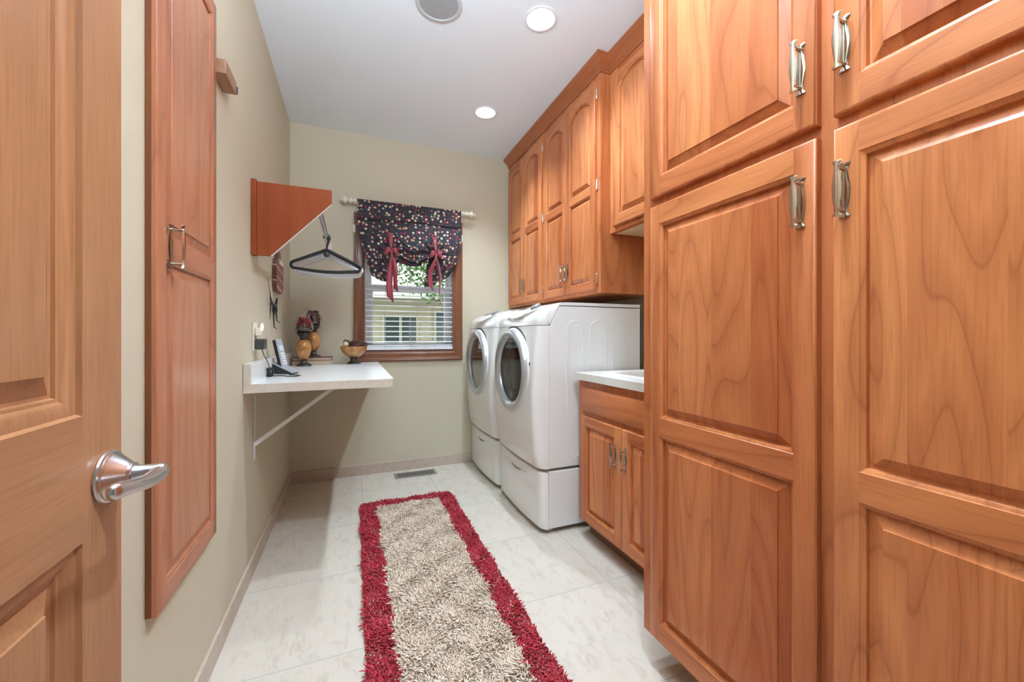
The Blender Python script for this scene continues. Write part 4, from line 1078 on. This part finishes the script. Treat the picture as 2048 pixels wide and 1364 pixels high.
b = MB(); b.tube([(.014, -.05, .03), (.014, .02, .0), (.014, .06, -.01), (.014, .12, .0), (.014, .16, .045)], [.004, .006, .009, .009, .005], 8); b.tube([(.014, .06, 0), (.014, .05, -.04), (.014, .06, -.06)], [.008, .007, .005], 8); b.tube([(.014, .12, .0), (.014, .14, -.03), (.014, .13, -.05)], [.008, .007, .004], 8); b.build('body', BLACKP, ik, smooth=60)
for y, zz in ((.06, -.13), (.15, -.09)):
    b = MB(); b.tube([(.012, y, -.04), (.012, y+.004, zz*.6), (.012, y+.02, zz), (.022, y+.05, zz-.012)], [.004, .0045, .0035, .002], 8); b.build('leg', BRONZE, ik, smooth=60)

# ------------------------------------------------------------------ things on the desk
def amber():
    t = NT('crackled_amber_glaze'); tc = t.n('ShaderNodeTexCoord'); v = t.n('ShaderNodeTexVoronoi', feature='DISTANCE_TO_EDGE'); v.inputs['Scale'].default_value = 65; t.l(tc.outputs['Object'], v.inputs['Vector'])
    nz = t.n('ShaderNodeTexNoise'); nz.inputs['Scale'].default_value = 22; nz.inputs['Detail'].default_value = 4; t.l(tc.outputs['Object'], nz.inputs['Vector'])
    c = t.mix(t.ramp(nz.outputs['Fac'], [(.35, (0, 0, 0, 1)), (.7, (1, 1, 1, 1))]), (.36, .13, .025, 1), (.56, .28, .075, 1))
    c = t.mix(t.ramp(v.outputs['Distance'], [(.0, (.5, .5, .5, 1)), (.06, (0, 0, 0, 1))]), c, (.62, .40, .17, 1))
    t.l(c, t.b.inputs['Base Color']); t.set(Roughness=.16, Coat_Weight=.6); t.bump(v.outputs['Distance'], .3, .002); return t.m
AMBER = amber()
BERRY = plain('red_berry', (.55, .02, .035, 1), .25); PETAL = plain('burgundy_petal', (.20, .035, .04, 1), .6); DPET = plain('dark_brown_petal', (.085, .04, .032, 1), .6); ORP = plain('orange_petal', (.55, .17, .06, 1), .6); PINKP = plain('dusky_pink_petal', (.30, .13, .13, 1), .6)
def hurricane(x, y, z0, label, contents, seed, s=1.0):
    r = tag(empty('candle_holder', (x, y, z0)), label, 'candle holder', None)
    r.scale = (s*1.12, s*1.12, s)
    b = MB(); b.lathe([(.047, 0), (.0475, .004), (.044, .009), (.036, .014), (.024, .022), (.017, .032), (.015, .040), (.019, .044), (.019, .048)], n=32); b.build('foot', BRONZE, r, smooth=50)
    b = MB(); b.lathe([(.018, .047), (.026, .055), (.036, .075), (.0435, .105), (.0455, .125), (.043, .148), (.036, .172), (.028, .186), (.022, .192)], n=36); b.build('egg', AMBER, r, smooth=60)
    b = MB(); b.lathe([(.022, .190), (.024, .196), (.021, .200), (.024, .210), (.033, .222), (.044, .234), (.048, .238), (.047, .240), (.030, .237), (.002, .236)], n=32); b.build('cup', BRONZE, r, smooth=50)
    b = MB(); gp = [(.030, .240), (.048, .252), (.057, .272), (.058, .290), (.052, .312), (.042, .334), (.036, .352), (.036, .366), (.041, .382)]
    b.lathe(gp+[(q-.0018, h) for q, h in reversed(gp[1:])]+[(.026, .243)], n=40, cap=False); b.build('glass_shade', GLASS, r, smooth=60)
    p = tag(empty('potpourri', (x, y, z0)), contents, 'potpourri', None, 'stuff'); p.scale = (s*1.12, s*1.12, s)
    rn = random.Random(seed)
    def rad(h): return lerp_pts([(.24, .026), (.252, .043), (.272, .052), (.29, .053), (.312, .047), (.334, .037), (.36, .031)], h)
    groups = {0: MB(), 1: MB(), 2: MB(), 3: MB(), 4: MB()}
    for k in range(230):
        h = rn.uniform(.248, .352); rr = rad(h)-.006; a = rn.uniform(0, 2*PI); q = rr*math.sqrt(rn.uniform(.25, 1)); c = (q*math.cos(a), q*math.sin(a), h)
        if seed == 1: g = 0 if (h > .300 and rn.random() < .85) else rn.choice([1, 2, 2, 3, 4, 4, 1])
        else: g = rn.choice([1, 2, 2, 1, 4]) if rn.random() < .93 else 0
        if g == 0:
            rs = rn.uniform(.0062, .0085); groups[0].lathe([(rs*.15, -rs), (rs*.75, -rs*.66), (rs, 0), (rs*.75, rs*.66), (rs*.15, rs)], c, 9)
        else:
            sz = rn.uniform(.008, .013); u = Vector((rn.uniform(-1, 1), rn.uniform(-1, 1), rn.uniform(-1, 1))).normalized(); v = u.cross(Vector((rn.uniform(-1, 1), rn.uniform(-1, 1), rn.uniform(-1, 1)))).normalized(); w_ = u.cross(v)
            C_ = Vector(c); m_ = []
            for i in range(7):
                aa = 2*PI*i/7; m_.append(tuple(C_+u*sz*math.cos(aa)+v*sz*.62*math.sin(aa)+w_*.0028*math.cos(2*aa)))
            m_.append(tuple(C_+w_*.002)); m_.append(tuple(C_-w_*.002))
            groups[g].add(m_, [(i, (i+1) % 7, 7) for i in range(7)]+[((i+1) % 7, i, 8) for i in range(7)])
    core = MB(); core.lathe([(.022, .246), (.040, .262), (.042, .29), (.034, .315), (.024, .338), (.004, .342)], n=16); core.build('filling_core', DPET, p, smooth=60)
    for g, (nm, m_) in enumerate((('berries', BERRY), ('burgundy_petals', PETAL), ('brown_petals', DPET), ('orange_petals', ORP), ('pink_petals', PINKP))):
        if groups[g].v: groups[g].build(nm, m_, p, smooth=50)
hurricane(-.321, 3.11, .9075, 'amber egg candle holder in front, standing directly on the desk, filled glass shade', 'red berries and orange petals filling the glass of the front candle holder', 1, .96)
hurricane(-.272, 3.245, .9075+.054, 'amber egg candle holder behind, raised on the two books, filled glass shade', 'dark burgundy potpourri filling the glass of the rear candle holder', 2, .96)
def book(x, y, z, L, Wd, H, cover, label, rz):
    r = tag(empty('book', (x, y, z), rz), label, 'book', 'books under the rear candle holder')
    b = MB(); b.box(-L/2, L/2, -Wd/2, Wd/2, 0, .0025); b.box(-L/2, L/2, -Wd/2, Wd/2, H-.0025, H); b.box(-L/2, -L/2+.003, -Wd/2, Wd/2, .0025, H-.0025); b.build('cover', cover, r, bevel=.0008)
    b = MB(); b.box(-L/2+.003, L/2-.004, -Wd/2+.004, Wd/2-.004, .0026, H-.0026); b.build('pages', plain('aged_paper', (.55, .44, .31, 1), .8), r)
book(-.277, 3.275, .9073, .262, .180, .031, plain('buff_book_cover', (.46, .30, .18, 1), .6), 'buff-covered book, bottom of the two under the rear candle holder', math.radians(2))
book(-.275, 3.278, .9073+.0313, .258, .170, .0222, plain('oxblood_book_cover', (.16, .035, .03, 1), .45), 'dark red book, upper of the two under the rear candle holder', math.radians(-2))
bw = tag(empty('pedestal_bowl', (.004, 3.215, .9075)), 'amber footed bowl full of pine cones on the desk by the window', 'bowl')
b = MB(); b.lathe([(.052, 0), (.052, .004), (.046, .010), (.033, .016), (.026, .024), (.024, .034), (.027, .042), (.032, .046), (.033, .052)], n=32); b.build('foot', BRONZE, bw, smooth=50)
b = MB(); b.lathe([(.030, .050), (.050, .058), (.072, .075), (.088, .098), (.095, .120), (.097, .131), (.0945, .1315), (.092, .122), (.084, .100), (.068, .080), (.045, .066), (.004, .060)], n=48); b.build('bowl', AMBER, bw, smooth=60)
CONE = plain('pine_cone_brown', (.12, .045, .038, 1), .6); CTIP = plain('pine_cone_tip', (.42, .28, .25, 1), .6)
def pinecone(loc, rot, sc, label):
    b = MB(); b.lathe([(.004, -.030), (.012, -.022), (.015, -.005), (.012, .012), (.004, .028)], n=10); k = 0
    for j in range(9):
        zz = -.026+.0062*j; R = .025*math.sin(PI*(.18+.74*(1-j/9.5)))+.004
        for i in range(9):
            a = 2*PI*(i+.5*(j % 2))/9; ca, sa = math.cos(a), math.sin(a); tw = .0044
            base_ = [(ca*.010-sa*tw*.6, sa*.010+ca*tw*.6, zz), (ca*.010+sa*tw*.6, sa*.010-ca*tw*.6, zz), (ca*R+sa*tw, sa*R-ca*tw, zz+.007), (ca*(R+.003), sa*(R+.003), zz+.010), (ca*R-sa*tw, sa*R+ca*tw, zz+.007)]
            lo_ = [(p[0]*.97, p[1]*.97, p[2]-.0022) for p in base_]
            b.add(base_+lo_, [(0, 1, 2, 3, 4), (9, 8, 7, 6, 5), (1, 6, 7, 2), (0, 4, 9, 5)], 0); b.add([base_[2], base_[3], base_[4], lo_[4], lo_[3], lo_[2]], [(0, 1, 4, 5), (1, 2, 3, 4)], 1)
    o = b.build('pine_cone', [CONE, CTIP], fix=False); o.location = loc; o.rotation_euler = rot; o.scale = (sc*.86, sc*.86, sc*.86)
    return tag(o, label, 'pine cone', 'pine cones in the bowl')
bz = .9075+.136
pinecone((-.050, 3.225, bz+.012), (.4, .3, 0), 1.05, 'reddish pine cone at the left of the bowl, behind the pale ball')
pinecone((.002, 3.195, bz+.004), (1.4, .5, .4), 1.05, 'pine cone lying at the front middle of the bowl')
pinecone((.052, 3.200, bz+.004), (1.2, -.7, 2.0), 1.05, 'pine cone at the front right of the bowl')
pinecone((.030, 3.245, bz+.014), (.9, .9, 1.0), 1.1, 'pine cone on top at the back right of the bowl')
pinecone((.072, 3.225, bz+.002), (1.5, .2, 1.1), .95, 'small pine cone tipping over the right rim of the bowl')
pinecone((-.012, 3.255, bz+.008), (.3, 1.1, .2), 1.05, 'pine cone at the back middle of the bowl')
b = MB(); b.lathe([(.021*math.sin(PI*i/12)+.0003, -.021*math.cos(PI*i/12)) for i in range(13)], n=24); o = b.build('decorative_ball', plain('pale_woven_ball', (.66, .52, .38, 1), .8), smooth=80); o.location = (-.052, 3.176, bz+.010)
tag(o, 'pale round ball resting among the pine cones at the left of the bowl', 'decorative ball')

# ------------------------------------------------------------------ outside the window
gr = MB(); gr.box(-14, 18, 3.75, 40, -.65, -.6); struct(gr.build('ground', plain('lawn', (.10, .16, .05, 1), .9)), 'lawn outside')
def siding():
    t = NT('tan_lap_siding'); tc = t.n('ShaderNodeTexCoord'); sp = t.n('ShaderNodeSeparateXYZ'); t.l(tc.outputs['Object'], sp.inputs[0])
    f = t.math('FRACT', t.math('MULTIPLY', sp.outputs[2], 5.0)); t.l(t.ramp(f, [(0, (.20, .18, .13, 1)), (.06, (.42, .385, .29, 1)), (1, (.46, .42, .32, 1))]), t.b.inputs['Base Color']); t.set(Roughness=.7); t.bump(f, .5, .01); return t.m
hs_ = tag(empty('neighbour_house', (1.0, 9.0, -.6)), 'tan-sided house with grey roof seen through the blind outside', 'house')
b = MB(); b.box(-7, 8, 0, 6, 0, 2.57); b.build('wall', siding(), hs_)
b = MB(); b.prism([(-.45, 2.56), (-.45, 2.66), (3, 3.05), (6.4, 2.66), (6.4, 2.56)], 'X', -7.4, 8.4); b.build('roof', plain('roof_shingle', (.36, .38, .42, 1), .8), hs_)
b = MB(); b.box(-7.4, 8.4, -.50, -.44, 2.50, 2.67); b.build('fascia', WPLAST, hs_)
GLD = plain('dark_house_glass', (.05, .075, .075, 1), .12)
for (x0, x1, z0, z1) in ((.63, 1.30, .86, 1.52), (1.75, 2.35, .86, 1.64)):
    wn_ = MB(); X0, X1, Z0, Z1 = x0-1.0, x1-1.0, z0+.6, z1+.6; f = .06
    wn_.box(X0-f, X1+f, -.05, .02, Z0-f, Z0); wn_.box(X0-f, X1+f, -.05, .02, Z1, Z1+f); wn_.box(X0-f, X0, -.05, .02, Z0, Z1); wn_.box(X1, X1+f, -.05, .02, Z0, Z1); m_ = (X0+X1)/2; wn_.box(m_-.03, m_+.03, -.045, .02, Z0, Z1)
    wo = wn_.build('window', plain('tan_window_frame', (.42, .40, .33, 1), .5), hs_); b = MB(); b.box(X0, X1, -.02, -.012, Z0, Z1); b.build('pane', GLD, wo)
LEAF = [plain('leaf_green', (.07, .19, .045, 1), .6), plain('leaf_light', (.16, .32, .08, 1), .6)]
BARK = plain('tree_bark', (.10, .07, .05, 1), .9)
def tree(x, y, h, R, n, label, seed):
    r = tag(empty('tree', (x, y, -.6)), label, 'tree', 'trees outside the window'); rn = random.Random(seed)
    b = MB(); b.tube([(0, 0, 0), (.05, 0, h*.4), (-.05, .05, h*.75)], [.14, .11, .05], 8)
    for k in range(9):
        a = rn.uniform(0, 2*PI); b.tube([(0, 0, h*rn.uniform(.35, .7)), (R*.4*math.cos(a), R*.4*math.sin(a), h*rn.uniform(.6, .9)), (R*.85*math.cos(a), R*.85*math.sin(a), h*rn.uniform(.65, 1.05))], [.04, .025, .01], 6)
    b.build('trunk', BARK, r, smooth=60)
    b = MB()
    for k in range(n):
        d = Vector((rn.gauss(0, 1), rn.gauss(0, 1), rn.gauss(0, 1))).normalized()*rn.uniform(.35, 1)**.5; c = Vector((d.x*R, d.y*R, h*.85+d.z*h*.36))
        for q in range(5):
            p = c+Vector((rn.uniform(-.12, .12), rn.uniform(-.12, .12), rn.uniform(-.12, .12))); u = Vector((rn.uniform(-1, 1), rn.uniform(-1, 1), rn.uniform(-.6, .6))).normalized()*.055; v = u.cross(Vector((rn.uniform(-1, 1), rn.uniform(-1, 1), 1))).normalized()*.020
            b.add([tuple(p-u), tuple(p+v), tuple(p+u), tuple(p-v)], [(0, 1, 2, 3)], rn.choice((0, 0, 1)))
    f_ = b.build('foliage', LEAF, r, fix=False)
tree(1.95, 6.1, 4.35, 1.95, 3600, 'leafy green tree showing through the upper half of the window, in front of the house', 4)
tree(-2.3, 6.6, 5.0, 1.9, 900, 'leafy green tree farther left, mostly hidden beyond the window edge', 12)
